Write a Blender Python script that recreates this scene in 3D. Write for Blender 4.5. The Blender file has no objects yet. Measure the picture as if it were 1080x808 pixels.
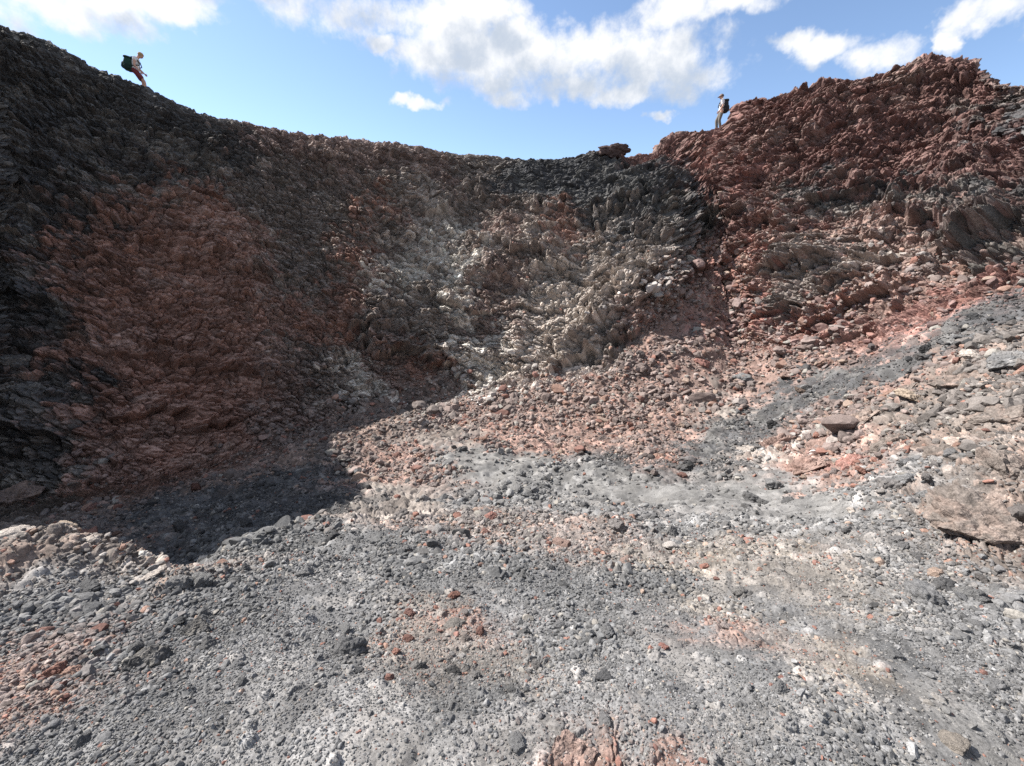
import bpy, bmesh, math, random
from concurrent.futures import ThreadPoolExecutor
from mathutils import Vector, Matrix
import math
import numpy as np

def pchip(x, Y, q):
    """Monotone cubic through knots x (n,) with values Y (n, m) at q (k,) -> (k, m)."""
    x = np.asarray(x, float); Y = np.asarray(Y, float)
    if Y.ndim == 1: Y = Y[:, None]
    h = np.diff(x)[:, None]; d = np.diff(Y, axis=0) / h
    m = np.zeros_like(Y)
    w1 = 2 * h[1:] + h[:-1]; w2 = h[1:] + 2 * h[:-1]
    same = d[:-1] * d[1:] > 0
    a = np.where(same, d[:-1], 1.0); b = np.where(same, d[1:], 1.0)
    m[1:-1] = np.where(same, (w1 + w2) / (w1 / a + w2 / b), 0.0)
    m[0] = d[0]; m[-1] = d[-1]
    i = np.clip(np.searchsorted(x, q, side='right') - 1, 0, len(x) - 2)
    t = ((q - x[i]) / h[i, 0])[:, None]; hh = h[i]
    return ((1 + 2 * t) * (1 - t) ** 2 * Y[i] + t * (1 - t) ** 2 * hh * m[i]
            + t * t * (3 - 2 * t) * Y[i + 1] + t * t * (t - 1) * hh * m[i + 1])

def loft(rows, az, j):
    """Terrain profile: rows of (azimuth, range, height) round the standing point.
    az (ncol,) degrees, j (nrow,) row parameter -> X, Y, Z arrays (nrow, ncol)."""
    R = []; Z = []
    for kn in rows:
        k = sorted(kn)
        k = [(a - 360, r, z) for a, r, z in k[-3:]] + list(k) + [(a + 360, r, z) for a, r, z in k[:3]]
        k = np.array(k)
        v = pchip(k[:, 0], k[:, 1:], az)
        R.append(v[:, 0]); Z.append(v[:, 1])
    jj = np.arange(len(rows), dtype=float)
    LR = pchip(jj, np.log(np.array(R)), j); Zg = pchip(jj, np.array(Z), j)
    Rg = np.exp(LR); a = np.radians(az)[None, :]
    return Rg * np.sin(a), Rg * np.cos(a), Zg


random.seed(7)
RNG = np.random.default_rng(11)
scene = bpy.context.scene
COL = scene.collection
f32 = np.float32

# ------------------------------------------------------------------ survey
# One list per terrain line, from the standing point outwards: feet, near slope,
# crest, floor, wall foot, wall, rim (raised left of the view to cast shade), outer slope, horizon.
# Each entry: (compass angle from the view axis in degrees, range m, height m above the eye).
ROWS = [
    [(-120.0, 0.3, -1.7), (0.0, 0.35, -1.7), (120.0, 0.3, -1.7), (180.0, 0.3, -1.7)],
    [(-120.0, 1.2, -1.7), (-72.0, 1.2, -1.65), (-58.56, 2.11, -1.69), (-51.16, 1.75, -1.69), (-40.31, 1.44, -1.69), (-24.44, 1.21, -1.69), (-6.91, 1.11, -1.69), (10.3, 1.12, -1.69), (25.86, 1.22, -1.69), (37.14, 1.38, -1.69), (45.85, 1.6, -1.71), (52.49, 1.87, -1.75), (58.56, 2.25, -1.8), (72.0, 1.3, -1.6), (120.0, 1.2, -1.7), (180.0, 1.2, -1.7)],
    [(-120.0, 1.8, -1.75), (-72.0, 1.8, -1.8), (-56.45, 3.02, -1.88), (-48.87, 2.54, -1.88), (-38.03, 2.12, -1.88), (-22.73, 1.83, -1.9), (-6.37, 1.7, -1.9), (9.51, 1.71, -1.9), (24.08, 1.85, -1.9), (34.92, 2.06, -1.9), (43.52, 2.33, -1.9), (50.22, 2.61, -1.88), (56.45, 3.02, -1.88), (72.0, 1.9, -1.6), (120.0, 1.8, -1.7), (180.0, 1.8, -1.75)],
    [(-120.0, 2.5, -1.8), (-72.0, 2.6, -1.9), (-54.77, 4.19, -2.0), (-47.07, 3.86, -2.17), (-36.29, 3.47, -2.31), (-21.47, 3.19, -2.45), (-5.99, 2.98, -2.45), (8.94, 3.0, -2.45), (22.76, 3.22, -2.45), (33.25, 3.45, -2.38), (41.72, 3.63, -2.24), (48.43, 3.83, -2.1), (54.77, 4.11, -1.96), (72.0, 2.6, -1.6), (120.0, 2.5, -1.65), (180.0, 2.5, -1.8)],
    [(-120.0, 3.4, -1.8), (-72.0, 3.4, -2.0), (-54.04, 5.19, -2.15), (-50.29, 4.75, -2.19), (-46.69, 4.51, -2.37), (-43.16, 4.39, -2.55), (-35.83, 4.57, -2.78), (-20.89, 4.67, -3.02), (-5.79, 4.58, -3.09), (8.65, 4.61, -3.09), (22.09, 4.92, -3.09), (32.29, 5.1, -2.86), (40.68, 5.1, -2.56), (47.29, 5.2, -2.29), (53.51, 5.52, -2.04), (72.0, 3.6, -1.5), (120.0, 3.5, -1.6), (180.0, 3.4, -1.9)],
    [(-120.0, 4.7, -1.8), (-72.0, 5.2, -3.6), (-55.3, 8.03, -4.2), (-47.37, 7.43, -4.4), (-41.53, 7.52, -4.48), (-35.03, 8.67, -4.41), (-20.34, 8.44, -4.47), (-5.61, 8.37, -4.47), (8.38, 8.42, -4.47), (21.39, 8.77, -4.28), (31.46, 8.73, -3.9), (39.68, 8.52, -3.35), (46.11, 7.96, -2.6), (52.29, 7.28, -1.92), (72.0, 4.7, -1.3), (120.0, 4.7, -1.5), (180.0, 4.7, -2.0)],
    [(-120.0, 6.0, -1.8), (-72.0, 6.8, -4.6), (-54.22, 10.65, -4.58), (-46.12, 10.11, -4.75), (-34.68, 10.28, -4.77), (-19.87, 11.57, -4.98), (-5.41, 12.74, -4.83), (8.1, 12.11, -4.71), (20.79, 12.02, -4.42), (30.6, 12.01, -3.93), (38.64, 11.25, -3.13), (44.97, 10.55, -2.29), (51.27, 9.54, -1.68), (72.0, 6.0, -1.0), (120.0, 6.0, -1.4), (180.0, 6.0, -2.2)],
    [(-120.0, 8.4, -1.8), (-72.0, 8.2, -4.8), (-53.86, 12.48, -4.99), (-45.56, 12.12, -5.03), (-34.17, 12.74, -5.1), (-19.43, 14.03, -4.71), (-5.28, 15.06, -4.31), (7.82, 14.7, -3.59), (14.01, 14.84, -3.05), (19.42, 16.68, -1.56), (23.43, 18.56, -0.59), (26.68, 18.28, -1.62), (29.34, 16.78, -2.59), (37.48, 15.15, -2.27), (43.62, 14.68, -1.29), (49.64, 14.17, -0.51), (72.0, 8.4, 0.2), (120.0, 8.4, -1.2), (180.0, 8.4, -2.6)],
    [(-120.0, 10.0, -1.8), (-72.0, 10.0, -2.6), (-51.44, 15.04, -2.87), (-43.43, 14.58, -2.99), (-32.57, 15.37, -3.04), (-18.49, 16.61, -2.26), (-5.01, 17.61, -1.36), (7.49, 17.29, -1.33), (18.82, 18.4, 0.48), (23.2, 20.82, 1.87), (28.31, 18.75, -0.23), (35.92, 18.03, 0.4), (42.18, 17.79, 0.9), (48.54, 16.81, 0.98), (72.0, 10.0, 1.2), (120.0, 10.0, -1.0), (180.0, 10.0, -3.0)],
    [(-120.0, 12.0, -1.8), (-72.0, 12.4, 1.2), (-53.0, 16.0, 1.0), (-48.69, 18.37, 0.83), (-40.98, 18.06, 0.65), (-30.68, 19.02, 0.78), (-17.54, 19.57, 1.27), (-4.79, 20.75, 1.82), (7.15, 20.57, 2.0), (18.26, 20.88, 2.9), (22.75, 22.73, 3.66), (27.15, 21.3, 3.13), (34.61, 20.75, 3.46), (40.82, 21.05, 3.81), (47.48, 19.54, 2.92), (72.0, 12.0, 2.8), (120.0, 12.0, -0.8), (180.0, 12.0, -3.4)],
    [(-120.0, 14.0, -1.8), (-72.0, 15.0, 5.2), (-56.0, 17.0, 6.0), (-50.5, 18.4, 5.6), (-46.59, 21.47, 4.84), (-39.18, 21.05, 4.49), (-29.55, 21.45, 3.96), (-16.93, 21.74, 4.22), (-4.65, 23.33, 4.5), (6.94, 23.38, 4.71), (17.92, 23.11, 4.78), (22.43, 24.59, 5.24), (26.31, 23.31, 6.13), (33.72, 22.87, 6.07), (39.74, 23.32, 6.64), (46.74, 21.42, 4.56), (72.0, 14.0, 4.4), (120.0, 14.0, -0.6), (180.0, 14.0, -3.8)],  # left of the view it follows the raised rim, shaped for the same shadow
    [(-120.0, 16.0, -1.8), (-72.0, 18.0, 7.6), (-56.0, 18.5, 9.3), (-50.0, 20.0, 8.6), (-45.46, 23.57, 7.62), (-42.44, 23.4, 7.26), (-40.25, 23.16, 6.84), (-37.13, 22.83, 6.5), (-33.72, 22.87, 6.07), (-29.84, 23.05, 5.86), (-25.51, 23.04, 5.73), (-16.7, 23.2, 5.64), (-4.6, 24.38, 5.69), (2.31, 24.48, 5.5), (6.89, 24.46, 5.64), (11.38, 24.56, 5.64), (16.22, 25.03, 5.84), (17.71, 25.6, 6.41), (20.2, 26.31, 6.76), (22.16, 26.69, 6.85), (23.55, 26.43, 6.97), (24.72, 25.35, 7.51), (25.98, 24.48, 7.56), (29.39, 24.03, 7.44), (33.36, 23.77, 7.26), (36.24, 23.71, 7.25), (37.85, 23.76, 7.42), (39.8, 24.16, 7.47), (41.98, 23.89, 7.17), (44.1, 23.38, 6.64), (46.22, 22.6, 5.82), (72.0, 16.0, 5.2), (120.0, 16.0, -0.6), (180.0, 16.0, -4.2)],  # unseen left part raised and drawn in to lengthen the floor shadow
    [(-120.0, 17.2, -1.95), (-72.0, 19.2, 7.45), (-56.0, 19.7, 9.2), (-50.0, 21.2, 8.5), (-45.46, 24.77, 7.47), (-42.44, 24.6, 7.11), (-40.25, 24.36, 6.69), (-37.13, 24.03, 6.35), (-33.72, 24.07, 5.92), (-29.84, 24.25, 5.71), (-25.51, 24.24, 5.58), (-16.7, 24.4, 5.49), (-4.6, 25.58, 5.54), (2.31, 25.68, 5.35), (6.89, 25.66, 5.49), (11.38, 25.76, 5.49), (16.22, 26.23, 5.69), (17.71, 26.8, 6.26), (20.2, 27.51, 6.61), (22.16, 27.89, 6.7), (23.55, 27.63, 6.82), (24.72, 26.55, 7.36), (25.98, 25.68, 7.41), (29.39, 25.23, 7.29), (33.36, 24.97, 7.11), (36.24, 24.91, 7.1), (37.85, 24.96, 7.27), (39.8, 25.36, 7.32), (41.98, 25.09, 7.02), (44.1, 24.58, 6.49), (46.22, 23.8, 5.67), (72.0, 17.2, 5.05), (120.0, 17.2, -0.75), (180.0, 17.2, -4.35)],
    [(-120.0, 22.0, -4.0), (-72.0, 24.0, 5.4), (-45.46, 29.57, 5.42), (-42.44, 29.4, 5.06), (-40.25, 29.16, 4.64), (-37.13, 28.83, 4.3), (-33.72, 28.87, 3.87), (-29.84, 29.05, 3.66), (-25.51, 29.04, 3.53), (-16.7, 29.2, 3.44), (-4.6, 30.38, 3.49), (2.31, 30.48, 3.3), (6.89, 30.46, 3.44), (11.38, 30.56, 3.44), (16.22, 31.03, 3.64), (17.71, 31.6, 4.21), (20.2, 32.31, 4.56), (22.16, 32.69, 4.65), (23.55, 32.43, 4.77), (24.72, 31.35, 5.31), (25.98, 30.48, 5.36), (29.39, 30.03, 5.24), (33.36, 29.77, 5.06), (36.24, 29.71, 5.05), (37.85, 29.76, 5.22), (39.8, 30.16, 5.27), (41.98, 29.89, 4.97), (44.1, 29.38, 4.44), (46.22, 28.6, 3.62), (72.0, 22.0, 3.0), (120.0, 22.0, -2.8), (180.0, 22.0, -6.4)],
    [(-150.0, 60.0, -14.0), (-75.0, 60.0, -14.0), (0.0, 60.0, -14.0), (75.0, 60.0, -14.0), (150.0, 60.0, -14.0)],
    [(-150.0, 3000.0, -160.0), (-75.0, 3000.0, -160.0), (0.0, 3000.0, -160.0), (75.0, 3000.0, -160.0), (150.0, 3000.0, -160.0)],
]

# Ground colour survey: (x, y, z, kind of ground)
ZONES = [
    (-16.08, 15.91, 6.57, 'K'),
    (-15.07, 16.24, 5.9, 'K'),
    (-15.01, 14.15, 3.63, 'K'),
    (-14.21, 14.69, 3.51, 'K'),
    (-13.32, 15.86, 4.1, 'K'),
    (-13.68, 12.58, 1.09, 'K'),
    (-13.15, 13.45, 1.43, 'K'),
    (-12.75, 11.05, -1.09, 'K'),
    (-12.32, 11.49, -0.88, 'K'),
    (-11.54, 9.54, -2.93, 'K'),
    (-11.22, 10.21, -2.63, 'K'),
    (-10.74, 8.46, -4.34, 'K'),
    (-10.36, 8.98, -4.11, 'K'),
    (-10.0, 7.81, -4.96, 'D'),
    (-14.2, 16.47, 5.39, 'K'),
    (-13.22, 17.71, 5.8, 'K'),
    (-12.59, 16.99, 4.38, 'K'),
    (-11.85, 18.62, 5.13, 'K'),
    (-12.37, 15.53, 2.87, 'K'),
    (-11.56, 17.26, 3.5, 'K'),
    (-10.98, 18.89, 4.54, 'K'),
    (-10.4, 18.24, 3.38, 'D'),
    (-9.97, 20.0, 5.16, 'P'),
    (-8.63, 20.47, 4.91, 'P'),
    (-7.82, 20.13, 4.08, 'P'),
    (-6.42, 21.38, 4.92, 'P'),
    (-9.07, 19.49, 3.95, 'D'),
    (-11.92, 15.18, 2.07, 'R'),
    (-11.01, 16.58, 2.25, 'R'),
    (-12.16, 13.34, 0.62, 'R'),
    (-11.1, 14.54, 0.68, 'R'),
    (-10.23, 16.22, 1.1, 'R'),
    (-9.23, 16.03, 0.13, 'R'),
    (-11.57, 11.97, -0.94, 'R'),
    (-10.52, 12.94, -1.01, 'R'),
    (-9.45, 14.35, -1.1, 'R'),
    (-8.04, 15.12, -1.49, 'R'),
    (-10.86, 10.86, -2.29, 'R'),
    (-9.8, 11.67, -2.49, 'R'),
    (-8.74, 12.85, -2.73, 'R'),
    (-7.2, 13.69, -3.21, 'P'),
    (-9.96, 10.13, -3.36, 'R'),
    (-8.97, 10.97, -3.63, 'R'),
    (-7.99, 12.24, -3.76, 'R'),
    (-7.07, 12.65, -4.18, 'P'),
    (-9.78, 9.22, -4.23, 'R'),
    (-8.92, 9.73, -4.47, 'R'),
    (-8.01, 10.81, -4.67, 'R'),
    (-9.17, 17.43, 1.53, 'D'),
    (-8.53, 18.77, 2.76, 'D'),
    (-7.45, 17.68, 0.85, 'D'),
    (-8.37, 16.24, -0.22, 'D'),
    (-7.45, 16.39, -0.57, 'D'),
    (-6.5, 16.51, -0.9, 'R'),
    (-6.69, 15.48, -1.89, 'R'),
    (-6.07, 17.92, 0.48, 'R'),
    (-7.35, 18.66, 2.0, 'D'),
    (-5.7, 19.72, 2.52, 'R'),
    (-6.93, 19.8, 3.28, 'D'),
    (-6.83, 14.51, -2.71, 'D'),
    (-6.12, 13.98, -3.62, 'D'),
    (-5.35, 16.04, -1.94, 'D'),
    (-5.21, 14.67, -3.44, 'Y'),
    (-4.37, 16.69, -1.65, 'D'),
    (-4.56, 15.46, -2.92, 'P'),
    (-3.54, 15.85, -2.97, 'R'),
    (-3.0, 16.75, -2.04, 'D'),
    (-4.58, 17.89, -0.26, 'Y'),
    (-4.14, 19.53, 1.32, 'T'),
    (-5.18, 19.01, 1.3, 'D'),
    (-3.53, 21.03, 2.66, 'T'),
    (-2.55, 19.69, 0.94, 'Y'),
    (-3.5, 17.91, -0.63, 'T'),
    (-2.35, 18.15, -0.63, 'Y'),
    (-1.91, 16.94, -2.05, 'Y'),
    (-1.3, 16.26, -3.05, 'Y'),
    (-1.16, 15.61, -3.84, 'Y'),
    (-0.71, 17.24, -1.71, 'P'),
    (-0.35, 18.21, -0.64, 'P'),
    (-2.2, 21.54, 2.75, 'D'),
    (-5.18, 21.11, 3.89, 'D'),
    (-3.66, 22.52, 4.35, 'P'),
    (-1.87, 23.47, 4.76, 'D'),
    (-0.44, 23.0, 4.23, 'C'),
    (1.46, 23.1, 4.46, 'C'),
    (3.25, 23.12, 4.7, 'C'),
    (4.94, 22.15, 4.29, 'C'),
    (6.61, 21.63, 4.39, 'C'),
    (8.23, 21.8, 4.41, 'C'),
    (5.07, 20.67, 3.01, 'C'),
    (6.51, 19.87, 2.92, 'C'),
    (2.71, 21.83, 3.41, 'C'),
    (0.88, 21.4, 2.72, 'D'),
    (3.81, 20.03, 1.96, 'T'),
    (2.18, 20.28, 1.8, 'R'),
    (0.83, 20.06, 1.36, 'T'),
    (-0.06, 20.63, 1.83, 'P'),
    (2.0, 18.66, 0.14, 'T'),
    (3.13, 18.05, -0.24, 'T'),
    (1.1, 17.32, -1.35, 'T'),
    (2.22, 16.46, -1.98, 'T'),
    (0.76, 16.17, -2.7, 'T'),
    (0.04, 15.8, -3.36, 'T'),
    (2.09, 15.48, -2.92, 'T'),
    (3.7, 17.02, -0.96, 'T'),
    (4.8, 17.24, -0.23, 'T'),
    (5.46, 18.53, 1.25, 'D'),
    (6.57, 18.48, 1.62, 'K'),
    (4.75, 18.93, 1.28, 'B'),
    (7.45, 19.19, 2.06, 'K'),
    (8.1, 18.98, 1.68, 'D'),
    (6.78, 17.71, 0.48, 'D'),
    (7.74, 17.68, 0.11, 'R'),
    (5.88, 17.09, 0.11, 'T'),
    (3.34, 14.98, -2.81, 'D'),
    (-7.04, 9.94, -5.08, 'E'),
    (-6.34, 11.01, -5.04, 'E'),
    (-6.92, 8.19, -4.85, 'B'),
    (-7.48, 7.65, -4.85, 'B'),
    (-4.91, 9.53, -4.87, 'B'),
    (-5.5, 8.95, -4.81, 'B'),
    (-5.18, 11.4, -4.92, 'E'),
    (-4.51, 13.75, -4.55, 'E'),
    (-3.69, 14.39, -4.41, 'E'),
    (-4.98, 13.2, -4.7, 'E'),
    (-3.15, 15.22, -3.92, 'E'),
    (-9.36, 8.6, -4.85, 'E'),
    (-3.22, 9.35, -4.77, 'S'),
    (-2.85, 10.68, -4.89, 'S'),
    (-1.96, 9.02, -4.61, 'S'),
    (-2.01, 11.99, -4.87, 'D'),
    (-1.28, 14.04, -4.65, 'S'),
    (-0.55, 11.75, -4.78, 'S'),
    (-0.04, 13.83, -4.57, 'S'),
    (1.26, 13.84, -4.25, 'S'),
    (2.48, 13.43, -4.12, 'S'),
    (0.55, 11.71, -4.75, 'S'),
    (1.94, 11.53, -4.69, 'S'),
    (3.7, 13.31, -3.77, 'S'),
    (4.91, 13.4, -3.45, 'S'),
    (3.13, 11.97, -4.56, 'S'),
    (4.35, 11.52, -4.39, 'S'),
    (3.28, 9.68, -4.43, 'S'),
    (5.51, 12.42, -3.78, 'S'),
    (2.47, 9.26, -4.48, 'B'),
    (4.49, 9.88, -4.27, 'B'),
    (5.32, 14.74, -2.43, 'S'),
    (6.51, 15.45, -1.87, 'S'),
    (7.28, 16.63, -0.92, 'O'),
    (7.59, 15.39, -2.22, 'O'),
    (6.55, 16.63, -0.92, 'S'),
    (8.27, 17.35, -0.24, 'O'),
    (8.77, 18.2, 1.24, 'M'),
    (8.87, 20.01, 2.92, 'O'),
    (8.64, 21.92, 4.45, 'O'),
    (9.35, 22.78, 5.26, 'O'),
    (8.23, 23.54, 6.05, 'M'),
    (9.54, 20.49, 4.17, 'M'),
    (10.26, 20.57, 5.67, 'M'),
    (11.36, 19.74, 5.79, 'M'),
    (12.37, 19.12, 5.94, 'M'),
    (13.42, 18.53, 6.07, 'M'),
    (14.5, 18.21, 6.59, 'M'),
    (15.24, 18.02, 6.98, 'M'),
    (15.51, 17.01, 6.15, 'M'),
    (15.67, 15.68, 5.13, 'D'),
    (15.39, 14.66, 4.3, 'B'),
    (14.99, 15.77, 4.62, 'M'),
    (10.68, 18.91, 4.18, 'M'),
    (11.65, 18.15, 4.36, 'M'),
    (12.62, 17.55, 4.53, 'M'),
    (13.72, 16.88, 4.67, 'M'),
    (14.07, 15.52, 3.72, 'M'),
    (14.32, 14.17, 3.13, 'M'),
    (14.16, 13.15, 2.67, 'M'),
    (9.86, 18.35, 2.67, 'M'),
    (10.48, 17.53, 2.58, 'D'),
    (11.4, 16.89, 2.96, 'K'),
    (12.06, 15.91, 2.63, 'K'),
    (12.83, 14.88, 2.44, 'K'),
    (13.08, 13.77, 2.01, 'K'),
    (13.36, 12.47, 1.82, 'K'),
    (12.26, 16.8, 3.56, 'M'),
    (12.98, 15.56, 3.0, 'M'),
    (12.61, 11.36, 1.01, 'K'),
    (10.34, 16.39, 1.42, 'M'),
    (11.0, 15.42, 1.37, 'S'),
    (11.67, 14.66, 1.44, 'S'),
    (12.02, 13.68, 1.2, 'M'),
    (12.55, 11.96, 1.05, 'M'),
    (12.33, 12.47, 0.96, 'D'),
    (11.88, 10.55, 0.3, 'K'),
    (9.34, 17.05, 0.83, 'O'),
    (9.78, 15.79, 0.29, 'D'),
    (10.2, 14.3, -0.2, 'D'),
    (8.68, 16.86, -0.22, 'O'),
    (8.86, 15.53, -1.22, 'O'),
    (9.55, 14.63, -0.83, 'D'),
    (9.19, 13.72, -1.83, 'O'),
    (8.43, 14.51, -2.4, 'S'),
    (9.57, 13.01, -1.72, 'O'),
    (10.24, 12.95, -1.01, 'S'),
    (10.94, 12.3, -0.42, 'S'),
    (11.58, 11.77, 0.1, 'S'),
    (11.4, 10.58, -0.14, 'S'),
    (11.19, 13.49, 0.38, 'T'),
    (10.47, 9.03, -0.69, 'B'),
    (10.85, 9.97, -0.56, 'O'),
    (10.41, 11.28, -1.11, 'O'),
    (7.38, 14.18, -2.98, 'S'),
    (8.64, 13.24, -2.5, 'S'),
    (9.43, 12.36, -2.06, 'S'),
    (9.57, 8.93, -1.28, 'B'),
    (9.06, 9.11, -1.71, 'B'),
    (8.54, 9.36, -2.2, 'B'),
    (8.35, 10.14, -2.62, 'B'),
    (7.64, 9.94, -3.05, 'B'),
    (7.15, 10.5, -3.48, 'B'),
    (6.24, 10.16, -3.86, 'B'),
    (5.14, 9.38, -4.05, 'B'),
    (4.19, 8.59, -4.17, 'B'),
    (8.12, 11.38, -2.95, 'B'),
    (7.32, 12.25, -3.45, 'S'),
    (6.1, 11.85, -3.9, 'D'),
    (7.62, 8.62, -2.64, 'S'),
    (7.04, 8.55, -3.04, 'S'),
    (6.52, 8.6, -3.38, 'S'),
    (7.82, 8.28, -2.34, 'S'),
    (8.29, 7.9, -1.86, 'q'),
    (8.72, 7.59, -1.44, 'q'),
    (8.69, 7.22, -1.36, 'q'),
    (7.14, 5.8, -1.77, 'q'),
    (7.25, 6.37, -1.95, 'q'),
    (7.15, 6.96, -2.3, 'q'),
    (6.99, 7.44, -2.64, 'q'),
    (6.29, 7.29, -3.14, 'S'),
    (5.66, 7.06, -3.42, 'O'),
    (5.78, 7.74, -3.55, 'S'),
    (5.12, 6.13, -3.3, 'S'),
    (5.75, 6.23, -3.02, 'S'),
    (5.28, 8.44, -3.86, 'T'),
    (5.1, 7.21, -3.68, 'L'),
    (6.46, 6.46, -2.62, 'q'),
    (6.09, 5.54, -2.39, 'q'),
    (5.5, 4.39, -2.01, 'q'),
    (5.03, 4.2, -2.14, 'q'),
    (4.41, 3.33, -2.06, 'q'),
    (3.88, 3.12, -2.12, 'q'),
    (3.52, 2.61, -2.01, 'q'),
    (4.15, 3.53, -2.19, 'q'),
    (5.21, 4.97, -2.54, 'G'),
    (4.25, 4.37, -2.59, 'G'),
    (3.68, 3.29, -2.23, 'G'),
    (-0.92, 9.57, -4.62, 'L'),
    (-0.02, 8.89, -4.53, 'L'),
    (0.86, 8.89, -4.53, 'G'),
    (1.62, 8.27, -4.45, 'L'),
    (2.3, 7.8, -4.3, 'L'),
    (2.89, 7.34, -4.14, 'L'),
    (3.51, 6.73, -3.89, 'L'),
    (4.26, 6.63, -3.74, 'L'),
    (4.12, 5.53, -3.27, 'L'),
    (3.81, 4.47, -2.77, 'L'),
    (0.36, 7.67, -4.33, 'G'),
    (1.51, 6.03, -3.75, 'G'),
    (-4.1, 6.79, -4.22, 'B'),
    (-5.77, 7.15, -4.64, 'B'),
    (-3.47, 7.36, -4.35, 'B'),
    (-3.41, 4.79, -3.4, 'b'),
    (-2.28, 4.25, -3.01, 'b'),
    (-2.19, 6.27, -3.89, 'D'),
    (-2.3, 7.8, -4.41, 'D'),
    (-1.36, 6.11, -3.8, 'D'),
    (-1.26, 4.12, -2.91, 'b'),
    (-0.87, 4.88, -3.24, 's'),
    (-0.71, 6.95, -4.12, 'G'),
    (-0.27, 5.15, -3.35, 's'),
    (0.36, 4.78, -3.17, 's'),
    (0.38, 3.75, -2.76, 's'),
    (1.04, 4.57, -3.1, 's'),
    (1.26, 4.13, -2.92, 's'),
    (1.34, 3.45, -2.65, 't'),
    (2.06, 4.54, -3.08, 'G'),
    (1.84, 3.38, -2.59, 't'),
    (-5.2, 5.92, -4.53, 'b'),
    (-7.27, 6.45, -4.66, 'E'),
    (-3.69, 2.87, -2.11, 'q'),
    (-3.46, 2.86, -2.15, 'q'),
    (-3.61, 2.68, -2.06, 'q'),
    (-3.0, 2.81, -2.24, 'q'),
    (-2.75, 2.77, -2.25, 'T'),
    (-2.53, 2.68, -2.22, 'q'),
    (-2.82, 2.43, -2.09, 'G'),
    (-2.95, 2.22, -1.98, 'G'),
    (-2.15, 2.54, -2.18, 'b'),
    (-2.15, 2.24, -2.06, 'b'),
    (-1.92, 2.82, -2.33, 'G'),
    (-1.53, 2.91, -2.41, 'G'),
    (-1.17, 3.18, -2.53, 'G'),
    (-1.91, 1.83, -1.93, 'b'),
    (-1.76, 2.03, -2.0, 'b'),
    (-2.85, 2.03, -1.94, 'b'),
    (-2.32, 1.59, -1.84, 'o'),
    (-2.07, 1.37, -1.74, 'o'),
    (-2.44, 1.73, -1.88, 'o'),
    (-2.09, 1.5, -1.79, 'o'),
    (-1.81, 1.23, -1.7, 'b'),
    (-2.05, 1.67, -1.87, 'G'),
    (-1.68, 1.32, -1.72, 'G'),
    (-1.57, 1.45, -1.78, 'b'),
    (-1.27, 1.28, -1.71, 'G'),
    (-1.45, 1.16, -1.69, 'G'),
    (-1.77, 1.13, -1.69, 'G'),
    (-1.36, 1.76, -1.91, 'G'),
    (-1.08, 1.77, -1.92, 'G'),
    (-1.14, 2.24, -2.13, 'G'),
    (-0.95, 1.38, -1.75, 'G'),
    (-0.7, 1.53, -1.83, 'G'),
    (-0.84, 2.24, -2.14, 'G'),
    (-0.51, 2.32, -2.18, 'g'),
    (-0.38, 1.99, -2.03, 't'),
    (-0.28, 2.11, -2.08, 'o'),
    (-0.35, 1.77, -1.94, 'g'),
    (-0.0, 1.77, -1.93, 'g'),
    (-0.66, 2.75, -2.36, 'b'),
    (-0.35, 3.46, -2.65, 'G'),
    (0.08, 3.18, -2.53, 'b'),
    (0.43, 2.75, -2.36, 'b'),
    (-0.13, 2.56, -2.28, 'G'),
    (0.22, 2.09, -2.07, 'G'),
    (0.46, 2.12, -2.09, 'b'),
    (-0.16, 1.46, -1.79, 'b'),
    (-0.35, 1.33, -1.73, 'b'),
    (-0.5, 1.19, -1.7, 'G'),
    (-0.07, 1.2, -1.7, 'G'),
    (0.08, 1.32, -1.73, 'G'),
    (0.26, 1.53, -1.83, 'G'),
    (0.3, 1.78, -1.94, 'G'),
    (0.57, 1.88, -1.98, 'G'),
    (0.64, 2.4, -2.22, 'G'),
    (0.17, 1.15, -1.69, 'o'),
    (0.25, 1.21, -1.7, 'o'),
    (0.31, 1.18, -1.69, 'o'),
    (0.45, 1.28, -1.71, 'G'),
    (0.52, 1.16, -1.69, 'o'),
    (0.58, 1.46, -1.79, 'G'),
    (0.85, 1.69, -1.9, 'G'),
    (0.97, 2.24, -2.14, 'G'),
    (1.28, 2.38, -2.2, 't'),
    (1.14, 2.11, -2.08, 'o'),
    (1.24, 2.95, -2.44, 'b'),
    (2.06, 3.06, -2.43, 'g'),
    (2.37, 2.94, -2.34, 'g'),
    (2.62, 3.08, -2.36, 't'),
    (1.76, 2.34, -2.16, 'G'),
    (1.08, 1.78, -1.93, 'b'),
    (1.0, 1.45, -1.79, 'G'),
    (0.75, 1.27, -1.71, 'G'),
    (0.92, 1.19, -1.7, 'G'),
    (1.79, 2.06, -2.03, 'G'),
    (2.22, 2.25, -2.08, 'g'),
    (1.7, 1.69, -1.9, 't'),
    (1.66, 1.54, -1.84, 't'),
    (2.36, 2.09, -2.0, 'G'),
    (2.65, 2.15, -1.99, 'G'),
    (2.88, 2.11, -1.95, 'G'),
    (1.99, 1.61, -1.86, 'b'),
    (1.61, 1.31, -1.77, 'G'),
    (2.33, 1.67, -1.87, 'G'),
    (1.87, 1.27, -1.79, 'L'),
    (1.66, 1.21, -1.77, 'L'),
    (1.3, 1.22, -1.72, 'G'),
    (1.23, 1.38, -1.76, 'G'),
    (3.55, 3.91, -2.54, 'G'),
    (2.99, 2.9, -2.22, 'G'),
    (6.33, 16.54, -0.92, 'S'),
    (7.15, 17.41, -0.23, 'S'),
    (5.5, 15.73, -1.56, 'S'),
    (7.46, 16.61, -0.95, 'S'),
    (5.02, 15.06, -2.17, 'S'),
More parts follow.
